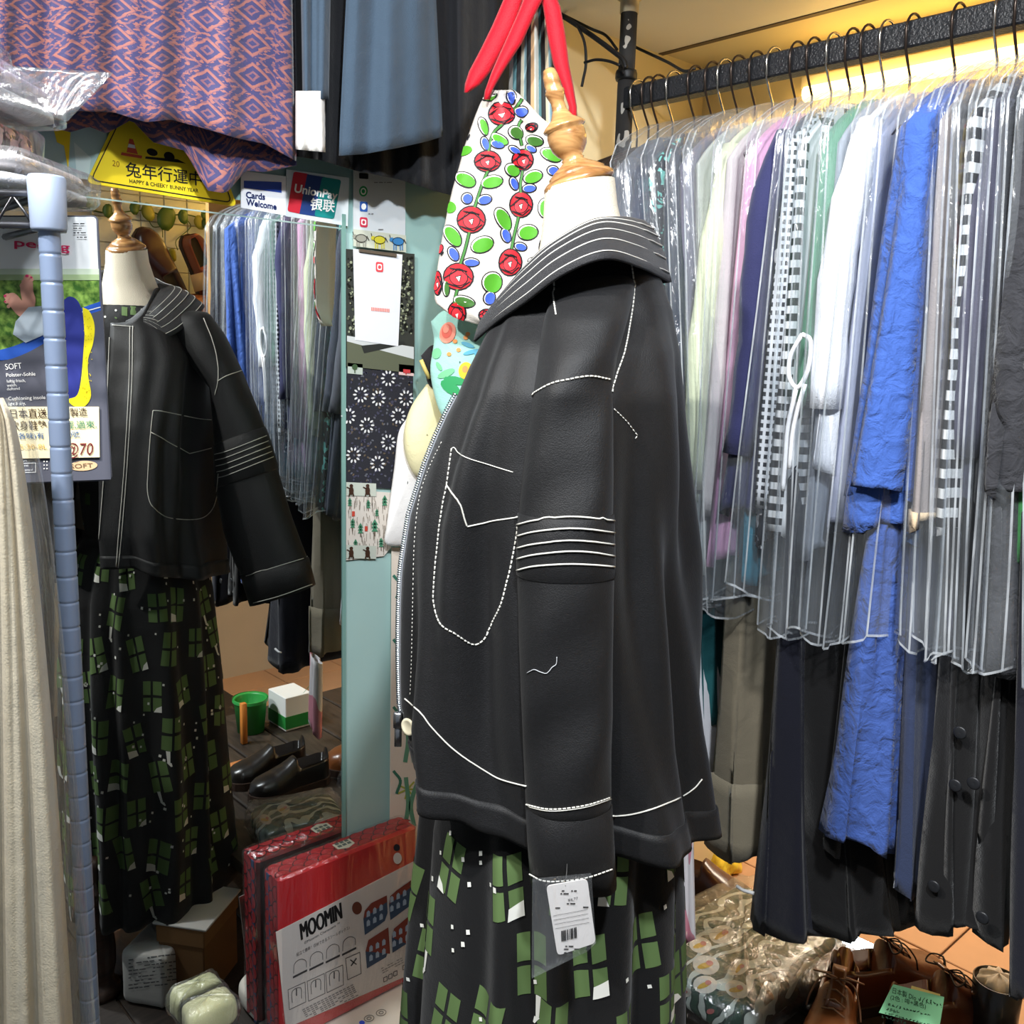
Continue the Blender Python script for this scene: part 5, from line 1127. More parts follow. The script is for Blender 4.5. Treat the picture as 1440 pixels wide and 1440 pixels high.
o2, kb = blob('cream_cushion', 'pale cream soft cushion with black patches hanging above white pouch', 'cushion', cloth(232, 224, 178), Plane(on(0, .07, 595, 600), (1, -.3, 0)), [(600, 540), (618, 545), (640, 600), (640, 660), (608, 672), (584, 668), (570, 640), (568, 606), (578, 572)], .035)
b = MB(); kv = kb.bvh()
for P in ([(568, 610), (575, 608), (577, 622), (572, 632), (578, 640), (580, 660), (574, 655), (569, 635)],): decal(b, kv, P, 0, .002, 2)
decal(b, kv, [(598, 540), (606, 538), (606, 525+22), (600, 548)], 0, .002, 1)
decal(b, kv, ell_px(583, 657, 6, 7, 0, 12), 1, .002, 2); b.build('patch_print', [INK, flat(232, 206, 150)], o2)
TB = Plane(on(0, .16, 640, 520), nAP)
o3, tbm = blob('aqua_bag', 'aqua bag printed with peonies lemon and green leaves below rose apron', 'bag', cloth(170, 222, 212), TB, [(606, 452), (626, 436), (660, 440), (700, 455), (716, 500), (700, 560), (650, 612), (624, 588), (612, 560), (605, 520), (610, 480)], .022)
b = MB(); tv = tbm.bvh(); cols = [flat(240, 150, 128), flat(226, 100, 84), flat(246, 206, 60), flat(58, 160, 98), flat(126, 200, 150), flat(240, 160, 92), flat(96, 176, 206)]
def dl(P, mi, off=.002): decal(b, tv, P, mi, off, 1)
dl(ell_px(630, 468, 11, 15, 15), 0); dl(ell_px(629, 466, 7, 10, 15), 1, .0026); dl(ell_px(628, 463, 4, 6, 15), 0, .0032)
dl(ell_px(655, 521, 10, 12, 10), 2); dl(ell_px(654, 519, 4, 5, 10), 5, .0026); dl(ell_px(610, 449, 6, 8, 30), 2)
for x, y, a, b_, r_, c in ((634, 545, 16, 8, 35, 3), (640, 535, 16, 6, 10, 3), (628, 525, 13, 5, -25, 4), (618, 515, 7, 3, 60, 4), (615, 497, 6, 8, 20, 4), (646, 555, 10, 5, 50, 3), (622, 580, 5, 9, 20, 6), (663, 495, 12, 3, -15, 6), (658, 485, 10, 3, 20, 6), (672, 500, 9, 3, 50, 6)): dl(ell_px(x, y, a, b_, r_, 12), c)
for x, y in ((632, 498), (640, 480), (645, 492), (655, 475), (658, 470)): dl(ell_px(x, y, 3.4, 3, 0, 10), 5)
b.build('fruit_print', cols, o3)
bk2 = MB(); SB = Plane(on(0, .09, 605, 505), (1, -.3, 0))
o, _ = blob('dark_bag', 'small dark bag with tan edge peeping out left of the aqua bag', 'bag', cloth(34, 32, 34), SB, [(592, 500), (606, 486), (616, 490), (618, 520), (612, 545), (602, 540), (597, 520)], .012)
b = MB(); b.tube([SB.at(592, 506, .016), SB.at(598, 520, .018), SB.at(604, 532, .018)], .004, 8); b.build('tan_edge', flat(206, 186, 110), o)
# rose apron
AP = Plane(d_ap, nAP)
rowsA = [(127, 692, 722), (133, 685, 730), (145, 676, 742), (165, 668, 760), (185, 661, 785), (205, 654, 800), (235, 646, 800), (265, 637, 800), (300, 629, 800), (340, 621, 800), (380, 615, 796), (405, 611, 790), (425, 612, 780), (440, 630, 770), (452, 655, 760), (460, 690, 745)]
ra = np.array(rowsA, float); ys = np.linspace(127, 460, 60); Gm = []
for y in ys:
    xl_, xr_ = np.interp(y, ra[:, 0], ra[:, 1]), np.interp(y, ra[:, 0], ra[:, 2]); t_ = (y-127)/333
    Gm.append([AP.at(xl_+(xr_-xl_)*u, y, .012*math.sin(u*7+1.5*t_)*(.3+t_)+.006*math.sin(u*17+3*t_) - .03*(abs(2*u-1)**3)*(.4+t_*.6)) for u in np.linspace(0, 1, 50)])
ta = thing('rose_apron', 'white apron printed with red roses and green leaves hanging by red ribbons', 'apron', AP.at(705, 290))
am = MB(); am.grid(np.array(Gm), uv=False); am.build('bib', cloth(224, 217, 207, crease=.2), ta, solid=.002)
av = am.bvh(); pb = MB(); OL, RD, RD2, GN, GN2, BLc, WHc, STM = range(8)
def dpr(P, mi, off, rings=1): return decal(pb, av, P, mi, off, rings)
OFF0 = .0022
def clip_dec(cx, cy, rx, ry, rot, mi, off):
    P = ell_px(cx, cy, rx, ry, rot, 18); P = [(x, y) for x, y in P]
    # keep the part of the motif that lies on the cloth
    Q = []
    for x, y in P:
        s = 1.0
        while s > .15 and hit_px(av, cx+(x-cx)*s, cy+(y-cy)*s) is None: s -= .06
        Q.append((cx+(x-cx)*s, cy+(y-cy)*s))
    return dpr(Q, mi, off, 2)
stems = [[(707, 175), (693, 190), (687, 215)], [(687, 240), (678, 262), (668, 292)], [(661, 325), (655, 350), (648, 372)], [(645, 402), (640, 425), (642, 440)], [(735, 168), (728, 180), (733, 205)], [(735, 240), (732, 258), (733, 272)], [(730, 305), (724, 330), (720, 350)], [(752, 195), (745, 205), (738, 212)], [(733, 140), (728, 150), (722, 155)]]
for s_ in stems:
    q = catmull(s_, 4)
    for w_, mi, off in ((5.5, OL, OFF0), (3.2, STM, OFF0+.0003)):
        for (x0, y0), (x1, y1) in zip(q[:-1], q[1:]):
            L = math.hypot(x1-x0, y1-y0); nx, ny = -(y1-y0)/L*w_/2, (x1-x0)/L*w_/2; dpr([(x0+nx, y0+ny), (x1+nx, y1+ny), (x1-nx, y1-ny), (x0-nx, y0-ny)], mi, off, 1)
leaves = [(653, 212, 14, 9, -20), (680, 178, 7, 14, -15), (703, 196, 14, 8, 30), (725, 187, 12, 10, 30), (752, 198, 14, 9, 10), (775, 218, 16, 10, 25), (655, 253, 16, 11, 25), (692, 256, 16, 10, -15), (750, 249, 15, 10, -20), (720, 239, 12, 10, 30), (632, 291, 12, 11, 0), (707, 308, 11, 19, -30), (743, 327, 15, 12, -10), (637, 332, 11, 18, -35), (678, 344, 17, 12, -25), (692, 397, 16, 16, 30), (653, 424, 16, 9, 15), (628, 405, 6, 13, 0), (752, 367, 10, 6, 0), (766, 293, 10, 15, 0), (690, 137, 12, 5, -20)]
blues = [(718, 137, 8, 11, -20), (733, 157, 10, 8, 20), (669, 158, 7, 10, 25), (682, 202, 7, 11, -20), (700, 203, 11, 7, 15), (723, 211, 10, 6, 30), (747, 209, 10, 6, 25), (777, 240, 9, 8, 10), (722, 258, 7, 11, -25), (745, 265, 11, 7, -5), (657, 279, 9, 9, 20), (682, 281, 11, 8, -15), (711, 331, 8, 12, -25), (733, 347, 10, 7, 15), (638, 357, 8, 12, -30), (663, 369, 12, 7, 0), (688, 419, 10, 11, 20), (625, 436, 8, 9, 0), (640, 231, 6, 9, 10), (768, 318, 6, 8, 0)]
for k, (x, y, a, c, r_) in enumerate(leaves):
    clip_dec(x, y, a, c, r_, OL, OFF0); clip_dec(x-.4, y-.4, a-1.9, c-1.9, r_, WHc, OFF0+.0003); clip_dec(x+.8, y+.8, a-2.6, c-2.6, r_, GN2 if k in (3, 4, 16, 17) else GN, OFF0+.0006)
for x, y, a, c, r_ in blues:
    clip_dec(x, y, a, c, r_, OL, OFF0); clip_dec(x, y, a-1.8, c-1.8, r_, WHc, OFF0+.0003); clip_dec(x+.7, y+.6, a-2.3, c-2.3, r_, BLc, OFF0+.0006)
roses = [(705, 160, 20, 17), (686, 227, 20, 16), (735, 225, 17, 16), (663, 309, 21, 20), (733, 288, 18, 19), (645, 389, 22, 20), (718, 369, 18, 20), (657, 184, 8, 17), (766, 348, 9, 15), (620, 350, 7, 12), (643, 440, 14, 17), (616, 398, 7, 18), (748, 179, 9, 7), (684, 443, 12, 9), (778, 199, 8, 6)]
for x, y, a, c in roses:
    clip_dec(x, y, a, c, 0, OL, OFF0); clip_dec(x, y, a-2, c-2, 0, RD, OFF0+.0004); clip_dec(x+a*.03, y+c*.05, a*.62, c*.62, 20, OL, OFF0+.0008); clip_dec(x+a*.03, y+c*.05, a*.62-1.2, c*.62-1.2, 20, RD2, OFF0+.0012)
    tri = [(x-a*.2, y+c*.02), (x+a*.24, y-c*.12), (x+a*.12, y+c*.45)]; dpr(tri, OL, OFF0+.0016); dpr([(x+(p-x)*.7+.3, y+(q-y)*.7+1) for p, q in tri], WHc, OFF0+.0020)
    for dx0, dy0, dx1, dy1 in ((-.9, .1, .1, -.55), (.1, -.55, .85, .2), (-.75, .45, .2, .8), (.75, .35, .2, .8), (-.55, -.6, .6, -.35)):
        x0, y0, x1, y1 = x+a*dx0, y+c*dy0, x+a*dx1, y+c*dy1; L = math.hypot(x1-x0, y1-y0); nx, ny = -(y1-y0)/L*.8, (x1-x0)/L*.8
        dpr([(x0+nx, y0+ny), (x1+nx, y1+ny), (x1-nx, y1-ny), (x0-nx, y0-ny)], OL, OFF0+.0016, 1)
pb.build('rose_print', [flat(26, 24, 30), flat(206, 32, 44), flat(222, 52, 62), flat(84, 164, 44), flat(60, 108, 40), flat(66, 96, 196), flat(244, 240, 234), flat(70, 130, 60)], ta)
RIB = cloth(196, 10, 34, crease=.15, rough=.6)
def ribbon(rows_, off=0, parent=ta, m=RIB, name='ribbon'):
    b = MB(); G_ = [[AP.at(xl+(xr-xl)*u, y, off+.006*math.sin(u*3.14)) for u in np.linspace(0, 1, 6)] for y, xl, xr in rows_]; b.grid(np.array(G_), uv=False); b.build(name, m, parent, solid=.0012)
ribbon([(-60, 735, 765), (0, 708, 735), (35, 693, 724), (70, 676, 706), (100, 660, 690), (118, 654, 676), (130, 653, 658)], .012)
ribbon([(-60, 765, 790), (-10, 740, 768), (20, 728, 752), (60, 710, 734), (100, 692, 708), (128, 682, 692), (140, 680, 688)], .02)
ribbon([(-60, 735, 755), (-20, 752, 776), (10, 764, 788), (50, 770, 795), (90, 778, 800), (120, 790, 806), (150, 800, 811), (190, 800, 812)], .012)
# striped cloth strips behind the ribbon
sm_, nt, bs = newmat('vertical_striped_cloth'); uv = nd(nt, 'ShaderNodeUVMap'); sp = nd(nt, 'ShaderNodeSeparateXYZ'); nt.links.new(uv.outputs[0], sp.inputs[0])
cr = nd(nt, 'ShaderNodeValToRGB'); cr.color_ramp.interpolation = 'CONSTANT'; nt.links.new(mathn(nt, 'FRACT', mathn(nt, 'MULTIPLY', sp.outputs['X'], 4.0)), cr.inputs[0]); el = cr.color_ramp.elements
el[0].color = lin(196, 196, 186); el[1].position = .16; el[1].color = lin(70, 110, 116)
for p_, c_ in ((.28, (24, 26, 28)), (.45, (206, 196, 170)), (.58, (120, 150, 160)), (.7, (22, 24, 26)), (.86, (186, 150, 110))): e = el.new(p_); e.color = lin(*c_)
nt.links.new(cr.outputs[0], bs.inputs['Base Color']); bs.inputs['Roughness'].default_value = .8
hang('striped_scarf', 'narrow striped scarf of grey black and teal bands between the red ribbons', 'scarf', sm_, Plane(d_ap-nAP*-.0+f0*.06, nAP), 712, 790, -200, [(712, 240), (790, 240)], [(712, 240), (790, 240)], .02, .006, 3, 6, nu=40, top_in=14)
# black cables by the rack post
for k, (pts, lab, y_) in enumerate(((((770, 10), (800, 28), (835, 52), (862, 72), (876, 84), (880, 96)), 'thick black cable running along the ceiling to the rack post', 1.46), (((812, 36), (822, 60), (824, 90), (820, 112), (818, 122)), 'loose black cable end hanging from the thick cable', 1.45), (((822, 88), (838, 84), (856, 86), (872, 92)), 'thin black cable tied to the rack post', 1.45), (((880, 60), (910, 74), (940, 88), (962, 100), (978, 96)), 'black cable running from the post along the back wall', 1.60), (((790, 20), (830, 40), (852, 50), (868, 70)), 'second black cable close under the ceiling', 1.52))):
    b = MB(); b.tube([on(1, y_, *p) for p in catmull(pts, 5)], (.005, .0028, .0028, .003, .003)[k], 8); o = b.build('cable', flat(22, 20, 20)); tag(o, lab, 'cable')
# ------------------------------------------------------------------ red folding boxes at the bottom
A0, A1 = on(0, .08, 392, 1240), on(0, .08, 587, 1158); zt2 = (A0[2]+A1[2])/2; ya, yb_ = A0[1], A1[1]; zb2 = on(0, .08, 583, 1376)[2]
xb2 = on(2, zt2, 360, 1222)[0]
def scales(col): return None
def redbox(label, x0, x1, y0, y1, z0, z1, front=None, mirror_front=False):
    t = thing('folding_stool', label, 'stool', ((x0+x1)/2, (y0+y1)/2, z0), 'red flat packed stools in clear wrap')
    RB = mat((188, 28, 34), .35, var=.06, name='red_printed_board'); b = MB(); b.box(((x0+x1)/2, (y0+y1)/2, (z0+z1)/2), ((x1-x0)/2, (y1-y0)/2, (z1-z0)/2), bev=.006); b.build('panel', RB, t, smooth=False)
    sc = MB(); nrow = 0; r_ = .0155                                 # fish-scale print on the top and left edges
    def arc(c, u, v, n):
        for rad, mi, o in ((r_*1.06, 0, .0010), (r_*.92, 1, .0014)):
            P = [c+u*rad*math.cos(a)+v*rad*math.sin(a)+n*o for a in np.linspace(0, math.pi, 9)]
            if np.cross(P[1]-P[0], P[4]-P[0])@n < 0: P = P[::-1]
            sc.poly(P, mi)
    X_, Y_, Z_ = np.eye(3)
    for i in range(max(1, int((x1-x0-.010-r_)/r_)+1)):
        for j in range(int((y1-y0)/(2*r_))):
            y = y0+.014+2*r_*j+(r_ if i % 2 else 0)
            if y < y1-.014: arc(np.array([x1-.008-i*r_, y, z1]), Y_, -X_, Z_)
    for i in range(max(1, int((x1-x0-.010-r_)/r_)+1)):
        for j in range(int((z1-z0)/(2*r_))):
            z = z0+.014+2*r_*j+(r_ if i % 2 else 0)
            if z < z1-.014: arc(np.array([x1-.008-i*r_, y0, z]), Z_, -X_, -Y_)
    sc.build('scale_print', [flat(52, 6, 10), flat(176, 24, 32)], t, smooth=False, kind='stuff')
    b = MB(); b.box((x0+(x1-x0)*.30, (y0+y1)/2, (z0+z1)/2-.006), ((x1-x0)*.10, (y1-y0)/2+.0012, (z1-z0)/2), bev=.001); b.build('inner_board', flat(44, 70, 110), t, smooth=False)
    # small window label on the top edge
    yw = y0+(y1-y0)*.50; b = MB(); c = np.array([(x0+x1)/2, yw, z1+.0018])
    b.poly([c+[-.012, -.02, 0], c+[.010, -.02, 0], c+[.018, 0, 0], c+[.010, .02, 0], c+[-.012, .02, 0]], 0)
    for i in (-1, 0, 1):
        for j in (-1, 1): b.poly([c+[-.003+j*.0055-.004, i*.011-.0042, .0004], c+[-.003+j*.0055+.004, i*.011-.0042, .0004], c+[-.003+j*.0055+.004, i*.011+.0042, .0004], c+[-.003+j*.0055-.004, i*.011+.0042, .0004]], 1)
    b.build('window_label', [flat(226, 220, 196), flat(96, 106, 96)], t, smooth=False)
    b = MB(); b.box(((x0+x1)/2, (y0+y1)/2, (z0+z1)/2+.001), ((x1-x0)/2+.003, (y1-y0)/2+.004, (z1-z0)/2+.004), bev=.008); b.build('clear_wrap', BOXWRAP, t, smooth=True); return t
ra_ = redbox('red flat packed stool with white instruction sheet in clear wrap against the mirror', xb2, .08, ya, yb_, zb2, zt2)
FPn = Plane((.0816, 0, 0), (1, 0, 0)); FQ = Plane((.0828, 0, 0), (1, 0, 0))
b = MB(); prism_px(b, FPn, [(388, 1311), (583, 1211), (573, 1372), (402, 1446)], 0, .0010); b.build('instruction_sheet', paper(214, 204, 196), ra_, smooth=False)
b = MB(); [text_px('MOOMIN', (424+d, 1322-d*.5), (481+d, 1291-d*.5), FQ, INK, ra_, hpx=24, off=.0005+.0001*k, mb=b) for k, d in enumerate((-.9, -.45, 0, .45, .9))]; b.build('lettering', INK, ra_, smooth=False); text_px('©Moomin Characters ™', (428, 1328), (478, 1300), FQ, INK, ra_, hpx=4, off=.0005)
text_px('組立て簡単！収納できるスツールボックス♪', (417, 1345), (492, 1306), FQ, flat(80, 76, 74), ra_, hpx=5, off=.0005)
b = MB(); HS = [[(511, 1292), (513, 1281), (522, 1270), (544, 1259), (545, 1284), (541, 1295), (513, 1315)], [(547, 1272), (549, 1260), (558, 1252), (578, 1238), (579, 1272), (549, 1294)], [(514, 1338), (518, 1322), (546, 1304), (548, 1332), (543, 1346), (516, 1362)], [(551, 1318), (554, 1306), (580, 1284), (580, 1322), (552, 1340)]]
for h_ in HS:
    hc = np.mean(h_, 0); poly_px(b, FQ, h_, .0006, 0)
    top = [h_[0], h_[1], h_[2], h_[3] if len(h_) > 6 or True else h_[3]]; poly_px(b, FQ, [h_[0], h_[1], h_[2]]+([h_[3]] if len(h_) == 7 else [h_[3]])+[(h_[3][0]+.5, h_[3][1]+9)], .0010, 1)
    for i in range(3):
        for j in range(2): x, y = hc[0]-9+i*9, hc[1]+1-i*4.4+j*13; poly_px(b, FQ, [(x-2.4, y+4), (x+2.4, y+2), (x+2.4, y-4), (x, y-6), (x-2.4, y-3)], .0014, 2)
poly_px(b, FQ, ell_px(502, 1277, 7, 9), .0006, 3)
b.build('house_print', [flat(58, 74, 96), flat(120, 56, 46), flat(150, 166, 184), flat(96, 52, 40)], ra_, smooth=False)
b = MB()
for k in range(4):
    x, y = 422+k*23, 1362-k*10.5; stroke_px(b, FQ, catmull([(x-9, y+7), (x-8, y-6), (x, y-13), (x+8, y-11), (x+9, y-2)], 3), .7, .0006, 0); poly_px(b, FQ, [(x-10, y+11), (x+10, y+1), (x+10, y+4), (x-10, y+14)], .0006, 0)
for x0, y0 in ((405, 1392), (432, 1380), (458, 1368)):
    stroke_px(b, FQ, [(x0, y0), (x0+24, y0-11), (x0+25, y0+17), (x0+2, y0+28)], .7, .0006, 0, True); stroke_px(b, FQ, catmull([(x0+6, y0+18), (x0+6, y0+2), (x0+18, y0-3), (x0+19, y0+12)], 3), .8, .0006, 0); stroke_px(b, FQ, [(x0+12, y0+8), (x0+12, y0-1)], 1.4, .0006, 0)
stroke_px(b, FQ, [(486, 1348), (506, 1339), (508, 1369), (489, 1378)], .8, .0006, 0, True); stroke_px(b, FQ, [(493, 1350), (501, 1356)], 1.6, .0006, 0); stroke_px(b, FQ, [(494, 1358), (501, 1348)], 1.6, .0006, 0)
for x, y in ((542, 1378), (549, 1374), (556, 1370), (569, 1361)): stroke_px(b, FQ, [(x-2.4, y-3), (x+2.4, y-5), (x+2.4, y+1), (x-2.4, y+3)], .9, .0006, 0, True)
rr = random.Random(6)
for k in range(9):
    x0, y0 = 425+k*1.2, 1420-k*.2+k*2.6
    for i in range(14):
        x = x0+i*5.2; y = y0-i*2.6
        if y+1 < 1445-(x-402)*.43 and x < 500 and rr.random() < .85: poly_px(b, FQ, [(x, y), (x+4, y-2), (x+4, y-.8), (x, y+1.2)], .0006, 1)
for k in range(5):
    for i in range(8):
        x = 536+i*4.4+k; y = 1362-i*2.3+k*3
        if rr.random() < .6 and k < 3: poly_px(b, FQ, [(x, y), (x+3.4, y-1.8), (x+3.4, y-.8), (x, y+1)], .0006, 1)
b.build('diagram_print', [flat(60, 58, 60), flat(120, 116, 114)], ra_, smooth=False)
b = MB(); poly_px(b, FQ, ell_px(559, 1207, 6, 8), .0006, 0); poly_px(b, FQ, ell_px(558, 1192, 4.5, 5), .0006, 1); b.build('round_mark', [flat(206, 200, 196), flat(40, 40, 48)], ra_, smooth=False)
# support under the boxes, cream device lid, pale bundle
tbz = zb2-.055; t = thing('low_stand', 'low dark wooden stand under the red stools', 'stand', (.13, .80, 0))
b = MB(); b.box((.10, (ya+yb_)/2, tbz-.012), (.09, .20, .012), bev=.003); b.build('stand_top', BENCH, t, smooth=False)
for x in (.03, .17):
    for y in ((ya+yb_)/2-.17, (ya+yb_)/2+.17): b = MB(); b.box((x, y, (tbz-.024)/2), (.012, .012, (tbz-.024)/2)); b.build('leg', BENCH, t, smooth=False)
dc = on(2, tbz+.045, 545, 1428); t = thing('cream_device', 'cream plastic lid with two ring buttons under the red stools', 'device', dc-[0, 0, .05])
dc2 = np.array([.115, (ya+yb_)/2+.03, tbz+.0275])
b = MB(); b.grid(superq(dc2, np.eye(3), (.09, .17, .0265), .35, .5, n=48), wu=True, uv=False); b.build('lid', mat((226, 218, 204), .35, name='cream_plastic'), t)
tag(t, t['label'], 'device'); b = MB(); dv = Plane(dc2+[0, 0, .0268], (0, 0, 1))
for x, y in ((519, 1432), (536, 1424)):
    for r_ in (7, 3): stroke_px(b, dv, ell_px(x, y, r_, r_*.62, -10, 14), 1, .0008, 0, True)
b.build('ring_print', flat(120, 116, 110), t, smooth=False)
b = MB(); poly_px(b, dv, ell_px(509, 1438, 4, 3), .0008); b.build('blue_light', flat(60, 90, 230), t, smooth=False)
yc = on(0, .035, 295, 1425); packet('pale_bundle', 'pale yellow cloth bundle in clear wrap left of the red stools', 'packet', (.034, yc[1]+.0, yc[2]-.0), np.eye(3), (.028, .05, .034), cloth(222, 220, 168), 1, None, wob=.03, seed=12, e1=.6)
# ------------------------------------------------------------------ shoes
def shoe(name, label, pos, head, m, L=.27, W=.10, H=.10, laces=None, sole=(58, 40, 30), lining=(40, 30, 26), open_=(.05, .42), group=None, heelh=.018, boot=0):
    t = thing(name, label, 'shoe', pos, group); c, s = math.cos(head), math.sin(head); pos = np.array(pos, float)
    T = lambda x, y, z: pos+np.array([x*c-y*s, x*s+y*c, z])
    ws = lambda q: np.interp(q, [0, .03, .1, .25, .45, .62, .75, .88, .96, 1], [.18, .42, .62, .66, .70, .92, 1.0, .86, .55, .12])*W/2
    hs = lambda q: np.interp(q, [0, .02, .06, .2, .36, .45, .58, .72, .86, .95, 1], [.70, .88, 1.0, .93, .92, .86, .66, .52, .44, .34, .12])*H
    b = MB(); rows = []; th = np.linspace(0, math.pi, 21)
    for q in np.linspace(0, 1, 40):
        row = []
        for a in th:
            y = ws(q)*math.copysign(abs(math.cos(a))**.65, math.cos(a)); z = heelh+hs(q)*math.sin(a)**.75; zz = z
            if open_[0] < q < open_[1] and abs(a-math.pi/2) < .80: zz = heelh+hs(q)*.30; y *= .85
            row.append(T((q-.5)*L, y, zz))
        rows.append(row)
    def fm(i, j): q = i/39; return 1 if open_[0] < q < open_[1]-.01 and abs((th[j]+th[j+1])/2-math.pi/2) < .80 else 0
    b.grid(np.array(rows), uv=False, fmat=fm); b.build('upper', [m, mat(lining, .7, name='shoe_lining')], t)
    b = MB(); out = [T((q-.5)*L*1.02, ws(q)*1.06+.002, 0) for q in np.linspace(0, 1, 22)]+[T((q-.5)*L*1.02, -ws(q)*1.06-.002, 0) for q in np.linspace(1, 0, 22)]; n = len(out)
    b.add(out+[p+[0, 0, heelh+.004] for p in out], [tuple(range(n-1, -1, -1)), tuple(range(n, 2*n))]+[(i, (i+1) % n, n+(i+1) % n, n+i) for i in range(n)]); b.build('sole', mat(sole, .6, name='shoe_sole'), t, smooth=False)
    if laces:
        lm = flat(*laces); b = MB()
        for k in range(4):
            q = .44+.055*k; z = heelh+hs(q)*1.03; w_ = ws(q)*.42
            b.tube([T((q-.5)*L, -w_, z*.96), T((q-.49)*L, 0, z+.003), T((q-.47)*L, w_, z*.96)], .0019, 6)
        q = .43; z = heelh+hs(q)+.006
        for sg in (-1, 1):
            b.tube([T((q-.5)*L+x, sg*y, z+d) for x, y, d in catmull([(0, 0, 0), (.012, .022, .012), (.004, .045, .006), (-.012, .04, -.004), (-.004, .012, .004), (0, 0, 0)], 4)], .0017, 6)
            b.tube([T((q-.5)*L+x, sg*y, z+d) for x, y, d in catmull([(0, 0, 0), (.02, .03, .006), (.04, .045, -.02), (.045, .05, -.045)], 4)], .0017, 6)
        b.build('laces', lm, t)
        b = MB(); b.grid(np.array([[T((q2-.5)*L, ws(q2)*.34*u, heelh+hs(q2)*1.01+.002+ (.012 if q2 < .42 else 0)) for u in np.linspace(-1, 1, 5)] for q2 in np.linspace(.36, .6, 6)]), uv=False); b.build('tongue', m, t, solid=.003)
    return t
BRN = mat((88, 48, 30), .28, bump=.15, scale=120, var=.15, coat=.3, name='brown_leather'); TAN = mat((124, 72, 38), .3, bump=.15, scale=120, var=.15, coat=.3, name='tan_leather'); BLKL = mat((34, 30, 28), .3, bump=.15, scale=120, var=.12, coat=.3, name='black_leather')
zp = .281; SG = 'leather shoes on the low bench'
def zpl(x, y, z=zp): p = on(2, z, x, y); return p
def shoe_px(name, label, x, y, zc, ang, m, **kw):
    p = on(2, zc+.05, x, y); return shoe(name, label, (p[0], p[1], zc), ang, m, group=SG, **kw)
aa = math.atan2(-f0[1], -f0[0])
shoe_px('brown_shoe', 'large tan brown laced shoe nearest the camera left of the green note', 1172, 1436, .281, aa-.45, TAN, laces=(150, 112, 86), L=.29, W=.115, H=.12)
shoe_px('brown_shoe', 'dark brown laced shoe beside the bright white lamp', 1250, 1372, .281, aa+1.9, BRN, laces=(30, 24, 22), L=.29, W=.115, H=.13)
shoe_px('brown_shoe', 'dark brown laced shoe right behind the green note', 1335, 1418, .281, aa+1.9, BRN, laces=(30, 24, 22), L=.29, W=.115, H=.13)
# green note
np0 = dep(1282, 1412, 1.60); NG = Plane(np0, -(f0*.8-ZV*.6)); t = thing('green_note', 'pale green handwritten note propped among the brown shoes', 'note', NG.at(1282, 1440))
b = MB(); prism_px(b, NG, [(1256, 1384), (1328, 1402), (1321, 1446), (1236, 1424)], 0, .001); b.build('note_paper', paper(136, 204, 152), t, smooth=False)
NG2 = Plane(np0+NG.n*.001, NG.n); DKG = flat(30, 60, 40)
text_px('日本製 Dio', (1255, 1396), (1288, 1407), NG2, DKG, t, hpx=8, bold=.003); text_px('(2色 : 啡+黑色)', (1252, 1405), (1302, 1418), NG2, DKG, t, hpx=7, bold=.003)
b = MB(); rr = random.Random(12)
for x0, y0, n_, hh in ((1292, 1404, 7, 7), (1249, 1412, 12, 3.4), (1246, 1418, 4, 5), (1243, 1424, 13, 3.4), (1240, 1429, 7, 4)):
    for i in range(n_):
        x = x0+i*5; y = y0+i*1.35
        for q in range(3): xa, ya_, xb_, yb2 = x+rr.uniform(0, 4), y+rr.uniform(-hh*.3, hh*.7), x+rr.uniform(0, 4), y+rr.uniform(-hh*.3, hh*.7); stroke_px(b, NG2, [(xa, ya_), (xb_, yb2)], .9, .0008)
b.build('handwriting', DKG, t, smooth=False)
b = MB(); poly_px(b, Plane(np0-NG.n*.001, NG.n), [(1282, 1386), (1322, 1398), (1322, 1410), (1280, 1396)], 0); b.build('yellow_slip', paper(226, 196, 110), t, smooth=False, solid=.0006)
# black boot with paper
bp0 = on(2, .420, 1404, 1378); t = thing('black_boot', 'black short boot stuffed with white paper at the right bottom corner', 'boot', (bp0[0], bp0[1], .282)); hb_ = .420-.282
b = MB(); b.lathe([(.044, 0), (.046, .004), (.043, hb_*.5), (.045, hb_), (.0425, hb_+.001), (.040, hb_*.6), (.038, hb_*.5)], (bp0[0], bp0[1], .282), n=28, cap=False); b.build('shaft', BLKL, t)
b = MB(); b.grid(superq(np.array([bp0[0], bp0[1], .282])+np.array([-f0[0], -f0[1], 0])*.06+[0, 0, .03], (-f0, r0, ZV), (.075, .042, .032), .8, .8), wu=True, uv=False); b.build('toe', BLKL, t)
b = MB(); b.grid(superq((bp0[0], bp0[1], .282+hb_-.015), np.eye(3), (.036, .036, .028), .8, .9, wob=.09, seed=4), wu=True, uv=False); b.build('paper_stuffing', paper(232, 222, 212), t)
# bright white tube lamp on the floor side
la, lb = on(1, 1.90, 1188, 1318), on(1, 1.90, 1238, 1342); t = thing('tube_lamp', 'glaring short white tube lamp behind the brown shoes', 'lamp', (la+lb)/2)
b = MB(); b.tube([la, lb], .013, 10); b.build('glowing_tube', emit((232, 246, 255), 45, 'white_tube_light'), t)
b = MB(); b.tube([la-[0, -.02, .012], lb-[0, -.02, .012]], .009, 8); b.tube([(la+lb)/2-[0, -.02, .012], np.array([(la[0]+lb[0])/2, la[1]+.02, .0])], .006, 8); b.build('lamp_housing', flat(200, 204, 206), t)
